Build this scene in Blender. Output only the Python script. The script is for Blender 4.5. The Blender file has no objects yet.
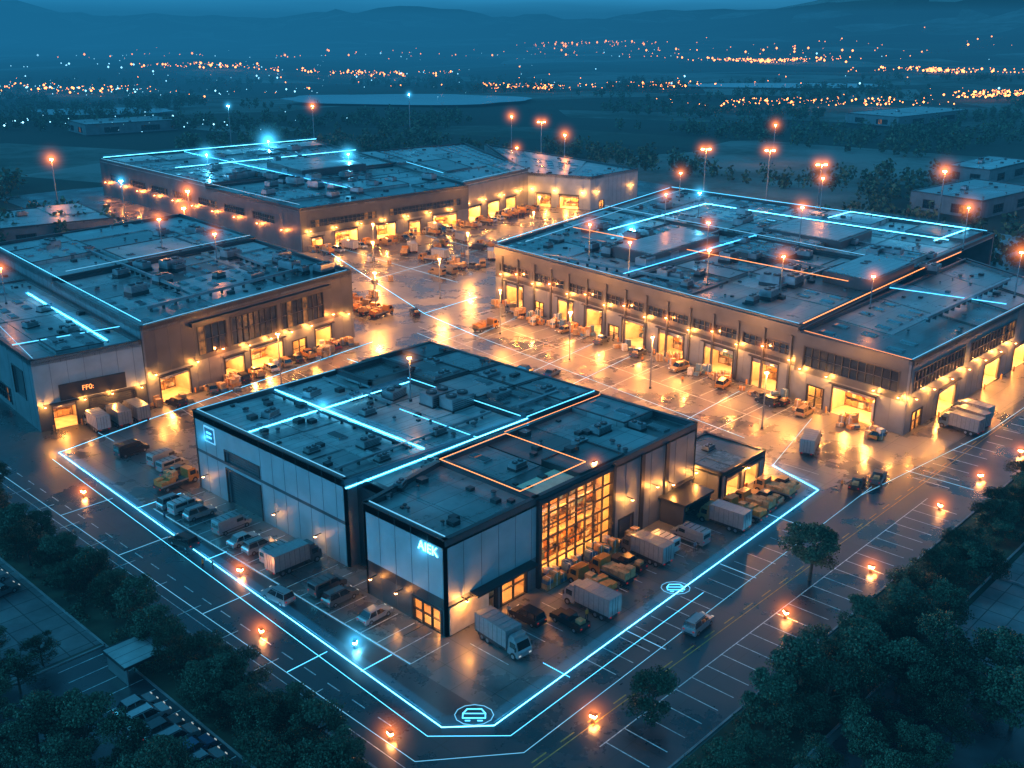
import bpy, math, random
import numpy as np
from mathutils import Vector, noise, Matrix
random.seed(7)
SC=bpy.context.scene
COL=SC.collection
KW=3.3   # overall level of the warm lamps
# ------------------------------------------------------------------ materials
M={}
def nodes(name):
    m=bpy.data.materials.new(name); m.use_nodes=True
    nt=m.node_tree; b=nt.nodes['Principled BSDF']; return m,nt,b
def mk(name,col,rough=.6,metal=0,emi=None,es=0,var=.25,scale=.5,bump=0,spec=.5,samp=True):
    m,nt,b=nodes(name); N=nt.nodes; L=nt.links
    b.inputs['Roughness'].default_value=rough; b.inputs['Metallic'].default_value=metal
    b.inputs['Specular IOR Level'].default_value=spec
    tc=N.new('ShaderNodeTexCoord'); no=N.new('ShaderNodeTexNoise'); no.inputs['Scale'].default_value=scale
    no.inputs['Detail'].default_value=6
    L.new(tc.outputs['Object'],no.inputs['Vector'])
    mx=N.new('ShaderNodeMix'); mx.data_type='RGBA'
    mx.inputs[6].default_value=[c*(1-var) for c in col]+[1]; mx.inputs[7].default_value=[min(1,c*(1+var)) for c in col]+[1]
    cr=N.new('ShaderNodeMapRange'); cr.inputs[1].default_value=.35; cr.inputs[2].default_value=.65
    L.new(no.outputs[0],cr.inputs[0]); L.new(cr.outputs[0],mx.inputs[0]); L.new(mx.outputs[2],b.inputs['Base Color'])
    if bump:
        bp=N.new('ShaderNodeBump'); bp.inputs['Strength'].default_value=bump; L.new(no.outputs[0],bp.inputs['Height']); L.new(bp.outputs[0],b.inputs['Normal'])
    if emi:
        b.inputs['Emission Color'].default_value=list(emi)+[1]; b.inputs['Emission Strength'].default_value=es
    if not samp: m.cycles.emission_sampling='NONE'
    M[name]=m; return m
def mk_tiles(name,c1,c2,mortar,bw,rh,ms,rough,rvar=.15,nscale=.08,bump=.1,rot=0,spec=.5):
    m,nt,b=nodes(name); N=nt.nodes; L=nt.links
    tc=N.new('ShaderNodeTexCoord'); mp=N.new('ShaderNodeMapping'); mp.inputs['Rotation'].default_value[2]=rot
    L.new(tc.outputs['Object'],mp.inputs[0])
    br=N.new('ShaderNodeTexBrick'); br.offset=0; br.squash=1
    br.inputs['Scale'].default_value=1; br.inputs['Brick Width'].default_value=bw; br.inputs['Row Height'].default_value=rh
    br.inputs['Mortar Size'].default_value=ms; br.inputs['Mortar Smooth'].default_value=.3
    br.inputs['Color1'].default_value=[*c1,1]; br.inputs['Color2'].default_value=[*c2,1]; br.inputs['Mortar'].default_value=[*mortar,1]
    L.new(mp.outputs[0],br.inputs['Vector'])
    no=N.new('ShaderNodeTexNoise'); no.inputs['Scale'].default_value=nscale; no.inputs['Detail'].default_value=9; no.inputs['Roughness'].default_value=.65
    L.new(mp.outputs[0],no.inputs['Vector'])
    mr=N.new('ShaderNodeMapRange'); mr.inputs[1].default_value=.3; mr.inputs[2].default_value=.7; mr.inputs[3].default_value=.4; mr.inputs[4].default_value=1.4
    L.new(no.outputs[0],mr.inputs[0])
    mx=N.new('ShaderNodeMix'); mx.data_type='RGBA'; mx.blend_type='MULTIPLY'; mx.inputs[0].default_value=1
    L.new(br.outputs['Color'],mx.inputs[6]); L.new(mr.outputs[0],mx.inputs[7]); L.new(mx.outputs[2],b.inputs['Base Color'])
    r2=N.new('ShaderNodeMapRange'); r2.inputs[1].default_value=.35; r2.inputs[2].default_value=.65; r2.inputs[3].default_value=rough-rvar; r2.inputs[4].default_value=rough+rvar
    L.new(no.outputs[0],r2.inputs[0]); L.new(r2.outputs[0],b.inputs['Roughness']); b.inputs['Specular IOR Level'].default_value=spec
    bp=N.new('ShaderNodeBump'); bp.inputs['Strength'].default_value=bump; bp.inputs['Distance'].default_value=.05; L.new(br.outputs['Fac'],bp.inputs['Height']); bp.invert=True
    L.new(bp.outputs[0],b.inputs['Normal'])
    M[name]=m
mk_tiles('asphalt',(.036,.046,.055),(.046,.056,.066),(.03,.03,.03),14,14,.05,.34,.17,.1,spec=.8)
mk_tiles('yard_concrete',(.13,.13,.13),(.175,.172,.17),(.05,.05,.05),4,4,.05,.3,.15,.09,spec=.9)
mk_tiles('roof_a',(.32,.37,.38),(.38,.43,.44),(.13,.14,.15),9,1.6,.06,.34,.12,.12)
mk_tiles('roof_b',(.19,.23,.24),(.24,.28,.29),(.08,.09,.1),6,3,.07,.36,.12,.12)
mk_tiles('roof_dark',(.065,.08,.085),(.085,.1,.105),(.03,.03,.03),5,2.5,.06,.36,.12,.12)
mk_tiles('paving',(.13,.14,.15),(.18,.19,.2),(.05,.05,.05),3,3,.08,.5,.1,.15)
mk('wall_light',(.32,.38,.41),.45,var=.1,scale=.3)
mk('wall_mid',(.15,.165,.18),.45,var=.15,scale=.3)
mk('wall_dark',(.05,.057,.065),.4,var=.2,scale=.3)
mk('seam',(.1,.11,.12),.5)
mk('trim_black',(.02,.023,.027),.4,var=.2)
mk('metal',(.3,.32,.34),.35,.7,var=.2)
mk('interior',(.65,.55,.4),.7,var=.2)
mk('box_tan',(.42,.27,.13),.8,var=.25,scale=2)
mk('box_orange',(.5,.22,.05),.6,var=.2,scale=2)
mk('box_blue',(.08,.16,.25),.6,var=.2,scale=2)
mk('box_white',(.5,.48,.45),.6,var=.2,scale=2)
mk('rack',(.14,.09,.05),.5)
mk('kerb',(.25,.26,.27),.7,bump=.1)
mk('paint_white',(.7,.76,.8),.5,var=.35,scale=1.5)
mk('paint_yellow',(.6,.35,.08),.5,var=.3,scale=1.5)
mk('tyre',(.02,.02,.02),.8); mk('glass_dark',(.015,.02,.025),.08,spec=.9)
mk('bark',(.07,.05,.035),.9,bump=.4,scale=4)
mk('grass',(.03,.05,.03),.95,var=.5,scale=.3)
mk('neon_cyan',(.1,.3,.4),.4,emi=(.13,.66,1),es=7)
mk('neon_soft',(.1,.3,.4),.4,emi=(.1,.6,1),es=2.4)
mk('neon_faint',(.3,.4,.45),.4,emi=(.2,.66,1),es=.8)
mk('neon_orange',(.4,.2,.1),.4,emi=(1,.28,.06),es=2.6)
mk('bulb_warm',(.8,.6,.4),.4,emi=(1,.5,.16),es=40,samp=False)
mk('bulb_orange',(.8,.5,.3),.4,emi=(1,.4,.12),es=90,samp=False)
mk('bulb_cyan',(.4,.7,.8),.4,emi=(.25,.8,1),es=90,samp=False)
mk('town_warm',(.8,.5,.3),.4,emi=(1,.24,.04),es=14,samp=False)
mk('town_cool',(.4,.7,.8),.4,emi=(.3,.75,1),es=5,samp=False)
mk('tube',(.8,.7,.5),.4,emi=(1,.6,.25),es=20)
mk('lamp_red',(.3,.01,.01),.3,emi=(1,.03,.01),es=.3); mk('lamp_head',(.8,.8,.75),.2,emi=(1,.9,.7),es=.4)
m,nt,b=nodes('window_lit'); N=nt.nodes;L=nt.links
tc=N.new('ShaderNodeTexCoord'); no=N.new('ShaderNodeTexNoise'); no.inputs['Scale'].default_value=.9; no.inputs['Detail'].default_value=4; L.new(tc.outputs['Object'],no.inputs['Vector'])
mr=N.new('ShaderNodeMapRange'); mr.inputs[1].default_value=.35; mr.inputs[2].default_value=.7; mr.inputs[3].default_value=.02; mr.inputs[4].default_value=.45; L.new(no.outputs[0],mr.inputs[0])
L.new(mr.outputs[0],b.inputs['Emission Strength']); b.inputs['Emission Color'].default_value=(1,.38,.08,1); b.inputs['Base Color'].default_value=(.05,.04,.03,1); b.inputs['Roughness'].default_value=.1; M['window_lit']=m
m=bpy.data.materials.new('glass_clear'); m.use_nodes=True; nt=m.node_tree; N=nt.nodes; L=nt.links; N.clear()
o=N.new('ShaderNodeOutputMaterial'); mx=N.new('ShaderNodeMixShader'); tr=N.new('ShaderNodeBsdfTransparent'); tr.inputs[0].default_value=(.9,.88,.84,1)
gl=N.new('ShaderNodeBsdfGlossy'); gl.inputs['Roughness'].default_value=.03; mx.inputs[0].default_value=.06
L.new(tr.outputs[0],mx.inputs[1]); L.new(gl.outputs[0],mx.inputs[2]); L.new(mx.outputs[0],o.inputs[0]); M['glass_clear']=m
def mk_leaf(name,col):
    m,nt,b=nodes(name); N=nt.nodes;L=nt.links
    g=N.new('ShaderNodeNewGeometry'); mx=N.new('ShaderNodeMix'); mx.data_type='RGBA'
    mx.inputs[6].default_value=[c*.4 for c in col]+[1]; mx.inputs[7].default_value=[c*1.7 for c in col]+[1]
    L.new(g.outputs['Random Per Island'],mx.inputs[0]); L.new(mx.outputs[2],b.inputs['Base Color']); b.inputs['Roughness'].default_value=.7; M[name]=m
mk_leaf('leaf',(.05,.085,.045))
m,nt,b=nodes('terrain'); N=nt.nodes;L=nt.links
tc=N.new('ShaderNodeTexCoord'); vo=N.new('ShaderNodeTexVoronoi'); vo.inputs['Scale'].default_value=.006; L.new(tc.outputs['Object'],vo.inputs['Vector'])
no=N.new('ShaderNodeTexNoise'); no.inputs['Scale'].default_value=.012; no.inputs['Detail'].default_value=12; no.inputs['Roughness'].default_value=.7; L.new(tc.outputs['Object'],no.inputs['Vector'])
sp=N.new('ShaderNodeSeparateColor'); L.new(vo.outputs['Color'],sp.inputs[0])
ad=N.new('ShaderNodeMath'); ad.operation='MULTIPLY'; L.new(sp.outputs[0],ad.inputs[0]); L.new(no.outputs[0],ad.inputs[1])
cr=N.new('ShaderNodeValToRGB'); e=cr.color_ramp.elements; e[0].position=.12; e[0].color=(.012,.02,.014,1); e[1].position=.5; e[1].color=(.2,.22,.21,1)
n2=cr.color_ramp.elements.new(.3); n2.color=(.03,.045,.03,1)
L.new(ad.outputs[0],cr.inputs[0]); L.new(cr.outputs[0],b.inputs['Base Color']); b.inputs['Roughness'].default_value=.95; M['terrain']=m
mk('water',(.22,.28,.32),.25,var=.2,scale=.01,spec=.8)
def vol(name,col,k):  # self-lit volume fading outwards, a painted bloom around a light
    m=bpy.data.materials.new(name); m.use_nodes=True; nt=m.node_tree; N=nt.nodes; L=nt.links; N.clear()
    o=N.new('ShaderNodeOutputMaterial'); em=N.new('ShaderNodeEmission'); em.inputs[0].default_value=[*col,1]
    tc=N.new('ShaderNodeTexCoord'); ln=N.new('ShaderNodeVectorMath'); ln.operation='LENGTH'; L.new(tc.outputs['Object'],ln.inputs[0])
    a=N.new('ShaderNodeMath'); a.operation='SUBTRACT'; a.inputs[0].default_value=1; a.use_clamp=True; L.new(ln.outputs['Value'],a.inputs[1])
    p=N.new('ShaderNodeMath'); p.operation='POWER'; p.inputs[1].default_value=6; L.new(a.outputs[0],p.inputs[0])
    q=N.new('ShaderNodeMath'); q.operation='ADD'; q.inputs[1].default_value=.03; L.new(ln.outputs['Value'],q.inputs[0])
    d=N.new('ShaderNodeMath'); d.operation='DIVIDE'; L.new(p.outputs[0],d.inputs[0]); L.new(q.outputs[0],d.inputs[1])
    s=N.new('ShaderNodeMath'); s.operation='MULTIPLY'; s.inputs[1].default_value=k; L.new(d.outputs[0],s.inputs[0]); L.new(s.outputs[0],em.inputs[1])
    L.new(em.outputs[0],o.inputs['Volume']); m.cycles.emission_sampling='NONE'; M[name]=m
vol('mist_orange',(1,.22,.035),.17); vol('mist_cyan',(.06,.55,1),.17); vol('mist_warm',(1,.34,.07),.16)
def hvol(name,col,k):  # even self-lit volume, the painted glow along light strips
    m=bpy.data.materials.new(name); m.use_nodes=True; nt=m.node_tree; nt.nodes.clear(); o=nt.nodes.new('ShaderNodeOutputMaterial'); em=nt.nodes.new('ShaderNodeEmission')
    em.inputs[0].default_value=[*col,1]; em.inputs[1].default_value=k; nt.links.new(em.outputs[0],o.inputs['Volume']); m.cycles.emission_sampling='NONE'; M[name]=m
hvol('strip_glow_in',(.04,.5,1),.18); hvol('strip_glow_out',(.03,.45,1),.045)
# ------------------------------------------------------------------ geometry accumulator
class G:
    def __init__(s): s.v=[];s.f=[];s.m=[];s.mats=[]
    def mi(s,m):
        if m not in s.mats: s.mats.append(m)
        return s.mats.index(m)
    def add(s,vs,fs,m):
        o=len(s.v); s.v+=[tuple(v) for v in vs]; k=s.mi(m)
        for f in fs: s.f.append([i+o for i in f]); s.m.append(k)
    def prism(s,poly,z0,z1,m):
        n=len(poly); vs=[(p[0],p[1],z0) for p in poly]+[(p[0],p[1],z1) for p in poly]
        fs=[list(range(n))[::-1],list(range(n,2*n))]+[[i,(i+1)%n,n+(i+1)%n,n+i] for i in range(n)]
        s.add(vs,fs,m)
    def box(s,x0,y0,z0,x1,y1,z1,m): s.prism([(x0,y0),(x1,y0),(x1,y1),(x0,y1)],z0,z1,m)
    def fbox(s,fr,s0,s1,t0,t1,z0,z1,m):
        o,d,n=fr
        P=lambda a,b:(o[0]+d[0]*a+n[0]*b,o[1]+d[1]*a+n[1]*b)
        s.prism([P(s0,t1),P(s1,t1),P(s1,t0),P(s0,t0)] ,z0,z1,m)
    def cyl(s,x,y,z0,z1,r0,r1,m,n=10):
        vs=[(x+r0*math.cos(i*6.2832/n),y+r0*math.sin(i*6.2832/n),z0) for i in range(n)]+[(x+r1*math.cos(i*6.2832/n),y+r1*math.sin(i*6.2832/n),z1) for i in range(n)]
        s.add(vs,[list(range(n))[::-1],list(range(n,2*n))]+[[i,(i+1)%n,n+(i+1)%n,n+i] for i in range(n)],m)
    def ycyl(s,x,y0,y1,z,r,m,n=14):
        vs=[(x+r*math.cos(i*6.2832/n),y,z+r*math.sin(i*6.2832/n)) for y in (y0,y1) for i in range(n)]
        s.add(vs,[list(range(n)),list(range(n,2*n))[::-1]]+[[i,n+i,n+(i+1)%n,(i+1)%n] for i in range(n)],m)
    def profile(s,pts,W,m,taper=.9,zr=None):
        zs=[p[1] for p in pts]; z0,z1=min(zs),max(zs); n=len(pts)
        w=lambda z: W/2*(1 if z<z0+(z1-z0)*.5 else 1-(1-taper)*((z-z0)/(z1-z0)-.5)*2)
        vs=[(p[0],-w(p[1]),p[1]) for p in pts]+[(p[0],w(p[1]),p[1]) for p in pts]
        s.add(vs,[list(range(n)),list(range(n,2*n))[::-1]]+[[i,n+i,n+(i+1)%n,(i+1)%n] for i in range(n)],m)
    def mesh(s,name):
        me=bpy.data.meshes.new(name); me.from_pydata(s.v,[],s.f)
        for m in s.mats: me.materials.append(M[m])
        me.polygons.foreach_set('material_index',s.m); me.update(); return me
    def obj(s,name,parent=None,loc=None):
        if not s.v: return None
        o=bpy.data.objects.new(name,s.mesh(name)); COL.objects.link(o)
        if parent: o.parent=parent
        if loc: o.location=loc
        return o
def empty(name,loc=(0,0,0)):
    e=bpy.data.objects.new(name,None); e.empty_display_size=1; e.location=loc; COL.objects.link(e); return e
def inst(name,me,loc,rot=0,sc=1,parent=None):
    o=bpy.data.objects.new(name,me); o.location=loc; o.rotation_euler[2]=rot; o.scale=(sc,sc,sc) if not isinstance(sc,tuple) else sc
    COL.objects.link(o)
    if parent: o.parent=parent
    return o
LD={}
def light(parent,loc,col,e,r=.25,name='light_source'):
    k=(col,e,r)
    if k not in LD:
        d=bpy.data.lights.new(name,'POINT'); d.color=col; d.energy=e; d.shadow_soft_size=r; LD[k]=d
    o=bpy.data.objects.new(name,LD[k]); o.location=loc; COL.objects.link(o); o.parent=parent; return o
WARM=(1,.36,.065); ORG=(1,.26,.045); CY=(.12,.62,1)
import bmesh
def ico(name,mat,sub=2):
    bm=bmesh.new(); bmesh.ops.create_icosphere(bm,subdivisions=sub,radius=1); me=bpy.data.meshes.new(name); bm.to_mesh(me); bm.free(); me.materials.append(M[mat]); return me
GLOW={k:ico('mist_'+k,'mist_'+k) for k in ('orange','cyan','warm')}
def halo(parent,loc,kind,R): return inst('painted_glow',GLOW[kind],loc,0,R,parent)  # bloom painted as an emissive ball
# ------------------------------------------------------------------ facades
def frame(p0,p1):
    dx,dy=p1[0]-p0[0],p1[1]-p0[1]; l=math.hypot(dx,dy); d=(dx/l,dy/l); return (p0,d,(d[1],-d[0])),l
def fp(fr,s,t,z): o,d,n=fr; return (o[0]+d[0]*s+n[0]*t,o[1]+d[1]*s+n[1]*t,z)
def racks(g,fr,s0,s1,t,z0,z1,rnd):
    z=z0+.1
    while z<z1-.9:
        g.fbox(fr,s0+.1,s1-.1,t-1.1,t,z,z+.1,'rack')
        a=s0+.3
        while a<s1-1:
            w=rnd.uniform(.6,1.4); h=rnd.uniform(.5,1.15)
            if rnd.random()<.8: g.fbox(fr,a,min(a+w,s1-.3),t-1,t-.1,z+.1,z+.1+h,rnd.choice(['box_tan','box_tan','box_orange','box_white','box_white','box_blue']))
            a+=w+.12
        z+=1.7
    a=s0+.1
    while a<s1:
        g.fbox(fr,a,a+.12,t-.02,t+.06,z0,z1-.2,'rack'); a+=2.7
def band(B,fr,L,z0,z1,ops,mat,th=.4,e=320,seed=0,lit=.22):
    g=B['walls']; gd=B['doors']; gi=B['interior']; gg=B['glazing']; rnd=random.Random(seed)
    cur=0
    for (a,b,zb,zt,kind) in sorted(ops):
        if a>cur: g.fbox(fr,cur,a,-th,0,z0,z1,mat)
        if zb>z0: g.fbox(fr,a,b,-th,0,z0,zb,mat)
        if zt<z1: g.fbox(fr,a,b,-th,0,zt,z1,mat)
        cur=b
        gd.fbox(fr,a-.25,a,-.1,.12,zb,zt+.25,'trim_black'); gd.fbox(fr,b,b+.25,-.1,.12,zb,zt+.25,'trim_black'); gd.fbox(fr,a,b,-.1,.12,zt,zt+.25,'trim_black')
        if kind in('dock','glass','hall'):
            D=7 if kind!='hall' else 5
            gi.fbox(fr,a-1,b+1,-D-.2,-D,zb,zt+.6,'interior'); gi.fbox(fr,a-1.2,a-1,-D,-th-.01,zb,zt+.6,'interior'); gi.fbox(fr,b+1,b+1.2,-D,-th-.01,zb,zt+.6,'interior')
            gi.fbox(fr,a-1,b+1,-D,-th-.01,zt+.6,zt+.8,'interior')
            if zb>.05: gi.fbox(fr,a-1,b+1,-D,-th-.01,zb-.2,zb,'interior')
            else: gi.fbox(fr,a-1,b+1,-D,0,.01,.05,'interior' if kind=='dock' else 'yard_concrete')
            racks(gi,fr,a-.8,b+.8,-D+1.4,zb+.06,zt+.3,rnd)
            n=max(1,int((b-a)/4))
            for i in range(n):
                s=a+(b-a)*(i+.5)/n
                gi.fbox(fr,s-.08,s+.08,-D+1.8,-1.2,zt+.4,zt+.48,'tube')
                light(B['E'],fp(fr,s,-2.2,zt-.3),WARM,e*(9 if kind=='dock' else 5 if kind=='glass' else 3),.3,'ceiling_light')
                if kind=='hall':
                    for q in(.68,.42,.15): light(B['E'],fp(fr,s,-1.8,zb+(zt-zb)*q),WARM,e*2.2,.3,'ceiling_light')
        if kind=='dock':
            hh=rnd.uniform(.3,.7)
            z=zt
            while z>zt-hh: gd.fbox(fr,a,b,-.3,-.22,z-.28,z-.02,'metal'); z-=.3
            for s in (a-.5,b+.5): gd.fbox(fr,s-.12,s+.12,.6,.84,0,1.1,'box_orange')
            gd.fbox(fr,a-.6,b+.6,.13,.8,zt+.45,zt+.6,'trim_black')
        elif kind in('glass','hall'):
            gg.fbox(fr,a,b,-.22,-.2,zb,zt,'glass_clear')
            nx=max(2,round((b-a)/1.9)); nz=max(1,round((zt-zb)/1.9))
            for i in range(nx+1): s=a+(b-a)*i/nx; gd.fbox(fr,s-.07,s+.07,-.28,.02,zb,zt,'trim_black')
            for i in range(nz+1):
                z=zb+(zt-zb)*i/nz; gd.fbox(fr,a,b,-.26,.0,z-.06,z+.06,'trim_black')
        elif kind=='ribbon':
            n=max(1,round((b-a)/1.6)); 
            for i in range(n):
                s0=a+(b-a)*i/n; s1=a+(b-a)*(i+1)/n
                gg.fbox(fr,s0+.06,s1-.06,-.25,-.2,zb,zt,'window_lit' if rnd.random()<lit else 'glass_dark')
                gd.fbox(fr,s0-.06,s0+.06,-.3,.0,zb,zt,'trim_black')
            gd.fbox(fr,a,b,-.28,-.01,(zb+zt)/2-.05,(zb+zt)/2+.05,'trim_black')
            gi.fbox(fr,a,b,-th-.2,-th-.05,zb,zt,'trim_black')
        elif kind=='shutter':
            z=zb
            while z<zt-.05: gd.fbox(fr,a,b,-.5,-.36-.0,z+.02,min(z+.4,zt),'wall_dark'); z+=.42
            gi.fbox(fr,a,b,-.7,-.55,zb,zt,'trim_black')
    if cur<L: g.fbox(fr,cur,L,-th,0,z0,z1,mat)
    s=3
    while s<L:
        if not any(o[0]-.4<s<o[1]+.4 for o in ops): g.fbox(fr,s-.02,s+.02,.002,.03,z0+.05,z1-.05,'seam')
        s+=3
def wlamp(B,fr,s,z,e=500,kind='warm',R=1.6,t=1.1):
    g=B['fixtures']; g.fbox(fr,s-.06,s+.06,0,t,z+.06,z+.14,'trim_black'); g.fbox(fr,s-.16,s+.16,t-.25,t+.1,z-.04,z+.06,'trim_black'); g.fbox(fr,s-.13,s+.13,t-.2,t+.07,z-.14,z-.04,'bulb_'+kind)
    light(B['E'],fp(fr,s,t,z-.45),WARM if kind=='warm' else ORG if kind=='orange' else CY,e*KW,.15,'wall_light_source'); halo(B['E'],fp(fr,s,t,z-.1),kind,R*1.5)
def bil(q,u,v):
    return tuple((1-u)*(1-v)*q[0][i]+u*(1-v)*q[1][i]+u*v*q[2][i]+(1-u)*v*q[3][i] for i in (0,1))
def roof(B,q,h,nu,nv,seed,pal=('roof_a','roof_a','roof_b','roof_dark'),low=.8,raised=.25,sky=1):
    g=B['roof']; rnd=random.Random(seed); z=h-low
    g.prism(q,z-.4,z,'roof_b')
    us=[.02]+sorted((i+rnd.uniform(-.25,.25))/nu for i in range(1,nu))+[.98]; vs=[.02]+sorted((i+rnd.uniform(-.25,.25))/nv for i in range(1,nv))+[.98]
    for i in range(nu):
        for j in range(nv):
            r=rnd.choice([.06,.1,.14,.2,.2,.35,.5 if raised>.2 else .2]); 
            if rnd.random()<raised: r+=.7
            e=.004
            c=[bil(q,us[i]+e,vs[j]+e),bil(q,us[i+1]-e,vs[j]+e),bil(q,us[i+1]-e,vs[j+1]-e),bil(q,us[i]+e,vs[j+1]-e)]
            m=rnd.choice(pal); g.prism(c,z+.01,z+r,m)
            if r>.6:
                for k in range(4):
                    fr,l=frame(c[k],c[(k+1)%4]); g.fbox(fr,0,l,-.25,.03,z+r+.002,z+r+.15,'trim_black')
            w=math.dist(c[0],c[1]); d=math.dist(c[0],c[3]); t=rnd.random()
            if sky and w>7 and d>7 and t<.5:
                n1=int(w/4); n2=int(d/5)
                for a in range(n1):
                    for b_ in range(n2):
                        if rnd.random()<.15: continue
                        u,v=(a+.5)/n1,(b_+.5)/n2; hw,hd=.8/w,1.6/d
                        g.prism([bil(c,u-hw,v-hd),bil(c,u+hw,v-hd),bil(c,u+hw,v+hd),bil(c,u-hw,v+hd)],z+r+.002,z+r+.28,'metal'); hw*=.85;hd*=.9
                        g.prism([bil(c,u-hw,v-hd),bil(c,u+hw,v-hd),bil(c,u+hw,v+hd),bil(c,u-hw,v+hd)],z+r+.282,z+r+.32,'glass_dark')
            elif w>5:
                for k in range(rnd.randint(2,4)):
                    x,y=bil(c,rnd.uniform(.1,.9),rnd.uniform(.1,.9)); s=rnd.uniform(.25,.7)
                    if rnd.random()<.5: g.cyl(x,y,z+r,z+r+.5,s*.6,s*.6,'metal'); g.cyl(x,y,z+r+.5,z+r+.65,s*.8,s*.7,'trim_black')
                    else: g.box(x-s,y-s,z+r+.002,x+s,y+s,z+r+s,'trim_black')
    for k in range(4):
        fr,l=frame(q[k],q[(k+1)%4]); g.fbox(fr,0,l,-.5,.0,z,h-.1,'wall_dark'); g.fbox(fr,-.06,l+.06,-.58,.08,h-.1,h+.05,'trim_black')
def hvac(g,x,y,z,s=1,rot=0,rnd=random):
    c,si=math.cos(rot),math.sin(rot)
    fr=((x,y),(c,si),(si,-c))
    a,b=1.6*s,1.0*s
    g.fbox(fr,-a,a,-b,b,z+.2,z+1.3*s,'metal'); g.fbox(fr,-a-.1,a+.1,-b-.1,b+.1,z-.6,z+.2,'trim_black')
    for k in (-.8*s,.8*s):
        X,Y,_=fp(fr,k,0,0); g.cyl(X,Y,z+1.3*s,z+1.5*s,.62*s,.6*s,'trim_black',12); g.cyl(X,Y,z+1.5*s,z+1.53*s,.2*s,.2*s,'metal',8)
    for i in range(4): g.fbox(fr,-a+.2,a-.2,b,b+.04,z+.35+i*.22*s,z+.42+i*.22*s,'trim_black')
    g.fbox(fr,a,a+.9*s,-.35*s,.35*s,z+.3,z+.8*s,'metal')
def duct(g,x0,y0,x1,y1,z,w=.3,m='metal'):
    fr,l=frame((x0,y0),(x1,y1)); g.fbox(fr,0,l,-w,w,z+.25,z+.25+2*w,m); s=1
    while s<l: g.fbox(fr,s-.08,s+.08,-w-.08,w+.08,z-.5,z+.3,'trim_black'); s+=3
def strip(g,pts,z,w=.2,m='neon_cyan',h=.12,closed=False,mist=None):
    if closed: pts=pts+[pts[0]]
    for a,b in zip(pts,pts[1:]):
        fr,l=frame(a,b); g.fbox(fr,-w/2+.01,l+w/2-.02,-w/2,w/2,z,z+h,m)
        if mist:  # half-round emissive shells paint the strip's glow
            for gm,R,mm in((mist[0],.4,'strip_glow_in'),(mist[1],1.4,'strip_glow_out')):
                n=9; vs=[fp(fr,s,R*math.cos(math.pi*i/(n-1)),z+.03+R*.8*math.sin(math.pi*i/(n-1))) for s in(0,l) for i in range(n)]
                gm.add(vs,[list(range(n)),list(range(n,2*n))[::-1]]+[[i,n+i,n+(i+1)%n,(i+1)%n] for i in range(n)],mm)
def newB(name):
    B={k:G() for k in('walls','doors','interior','glazing','roof','fixtures','rooftop_equipment','light_strips','strip_glow_inner','strip_glow_outer')}; B['E']=empty(name); return B
def finish(B):
    for k,g in B.items():
        if k!='E': g.obj(k,B['E'])
def MI(B): return (B['strip_glow_inner'],B['strip_glow_outer'])
# ------------------------------------------------------------------ building A (foreground)
A=newB('warehouse')
HA=13
fr,l=frame((0,0),(52,0))
S16=((16.4,0),(1,0),(0,-1))
band(A,fr,16.4,0,4.6,[(4.5,8.5,.1,4.2,'glass'),(9.5,14,.1,4.2,'glass')],'wall_mid',e=280,seed=2)
band(A,((31.6,0),(1,0),(0,-1)),20.4,0,4.6,[(1.9,4.9,.05,3.4,'shutter'),(14.9,18.9,0,4.0,'dock')],'wall_mid',e=200,seed=2)
for a,b_,m_ in((0,16.4,'wall_light'),(31.6,52,'wall_mid')):
    f2=((a,0),(1,0),(0,-1)); band(A,f2,b_-a,4.6,HA-.9,[],m_)
A['walls'].fbox(fr,0,52,-.4,.02,HA-.9,HA-.1,'wall_dark')
band(A,S16,15.2,0,HA-.9,[(.2,15.0,1.0,HA-1.3,'hall')],'trim_black',e=280,seed=5)
for zz in(4.6,8.2): A['interior'].fbox(S16,-.7,15.9,-4.9,-2.6,zz,zz+.2,'interior')
racks(A['interior'],S16,-.6,15.8,-2.9,1.1,4.5,random.Random(4)); racks(A['interior'],S16,-.6,15.8,-3.4,4.8,8.1,random.Random(6)); racks(A['interior'],S16,-.6,15.8,-3.4,8.4,11.6,random.Random(8))
A['doors'].fbox(fr,15.9,16.5,0,.5,0,HA-.3,'trim_black'); A['doors'].fbox(fr,31.2,31.8,0,.5,0,HA-.3,'trim_black'); A['doors'].fbox(fr,16.5,31.2,.03,.45,HA-1.0,HA-.5,'trim_black')
A['doors'].fbox(fr,3.8,14.8,.13,1.6,4.35,4.6,'trim_black')
for s in(38,44): A['doors'].fbox(fr,s,s+.8,0,.25,0,HA-.9,'trim_black')
for s,z in((2.5,4.4),(35,6.5),(41,6.5),(45,5.5),(51,5.5)): wlamp(A,fr,s,z,220,R=1.3)
fr,l=frame((0,15),(0,0))
band(A,fr,l,0,3.6,[(9,14,.1,3.2,'glass')],'wall_dark',e=200,seed=3)
band(A,fr,l,3.6,5,[],'trim_black'); band(A,fr,l,5,HA-.1,[],'wall_light')
for s in(2,7): wlamp(A,fr,s,3.3,50,R=.9)
fr,l=frame((4.5,22),(4.5,15)); band(A,fr,l,0,HA-.1,[(1.2,5.8,.6,8.2,'glass')],'trim_black',e=200,seed=8)
A['walls'].fbox(((0,15),(1,0),(0,1)),.0,4.5,-.4,0,0,HA-.1,'trim_black')
A['walls'].fbox(((2.5,22),(1,0),(0,-1)),.0,2,-.4,0,0,HA-.1,'wall_mid')
fr,l=frame((2.5,60),(2.5,22))
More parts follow.
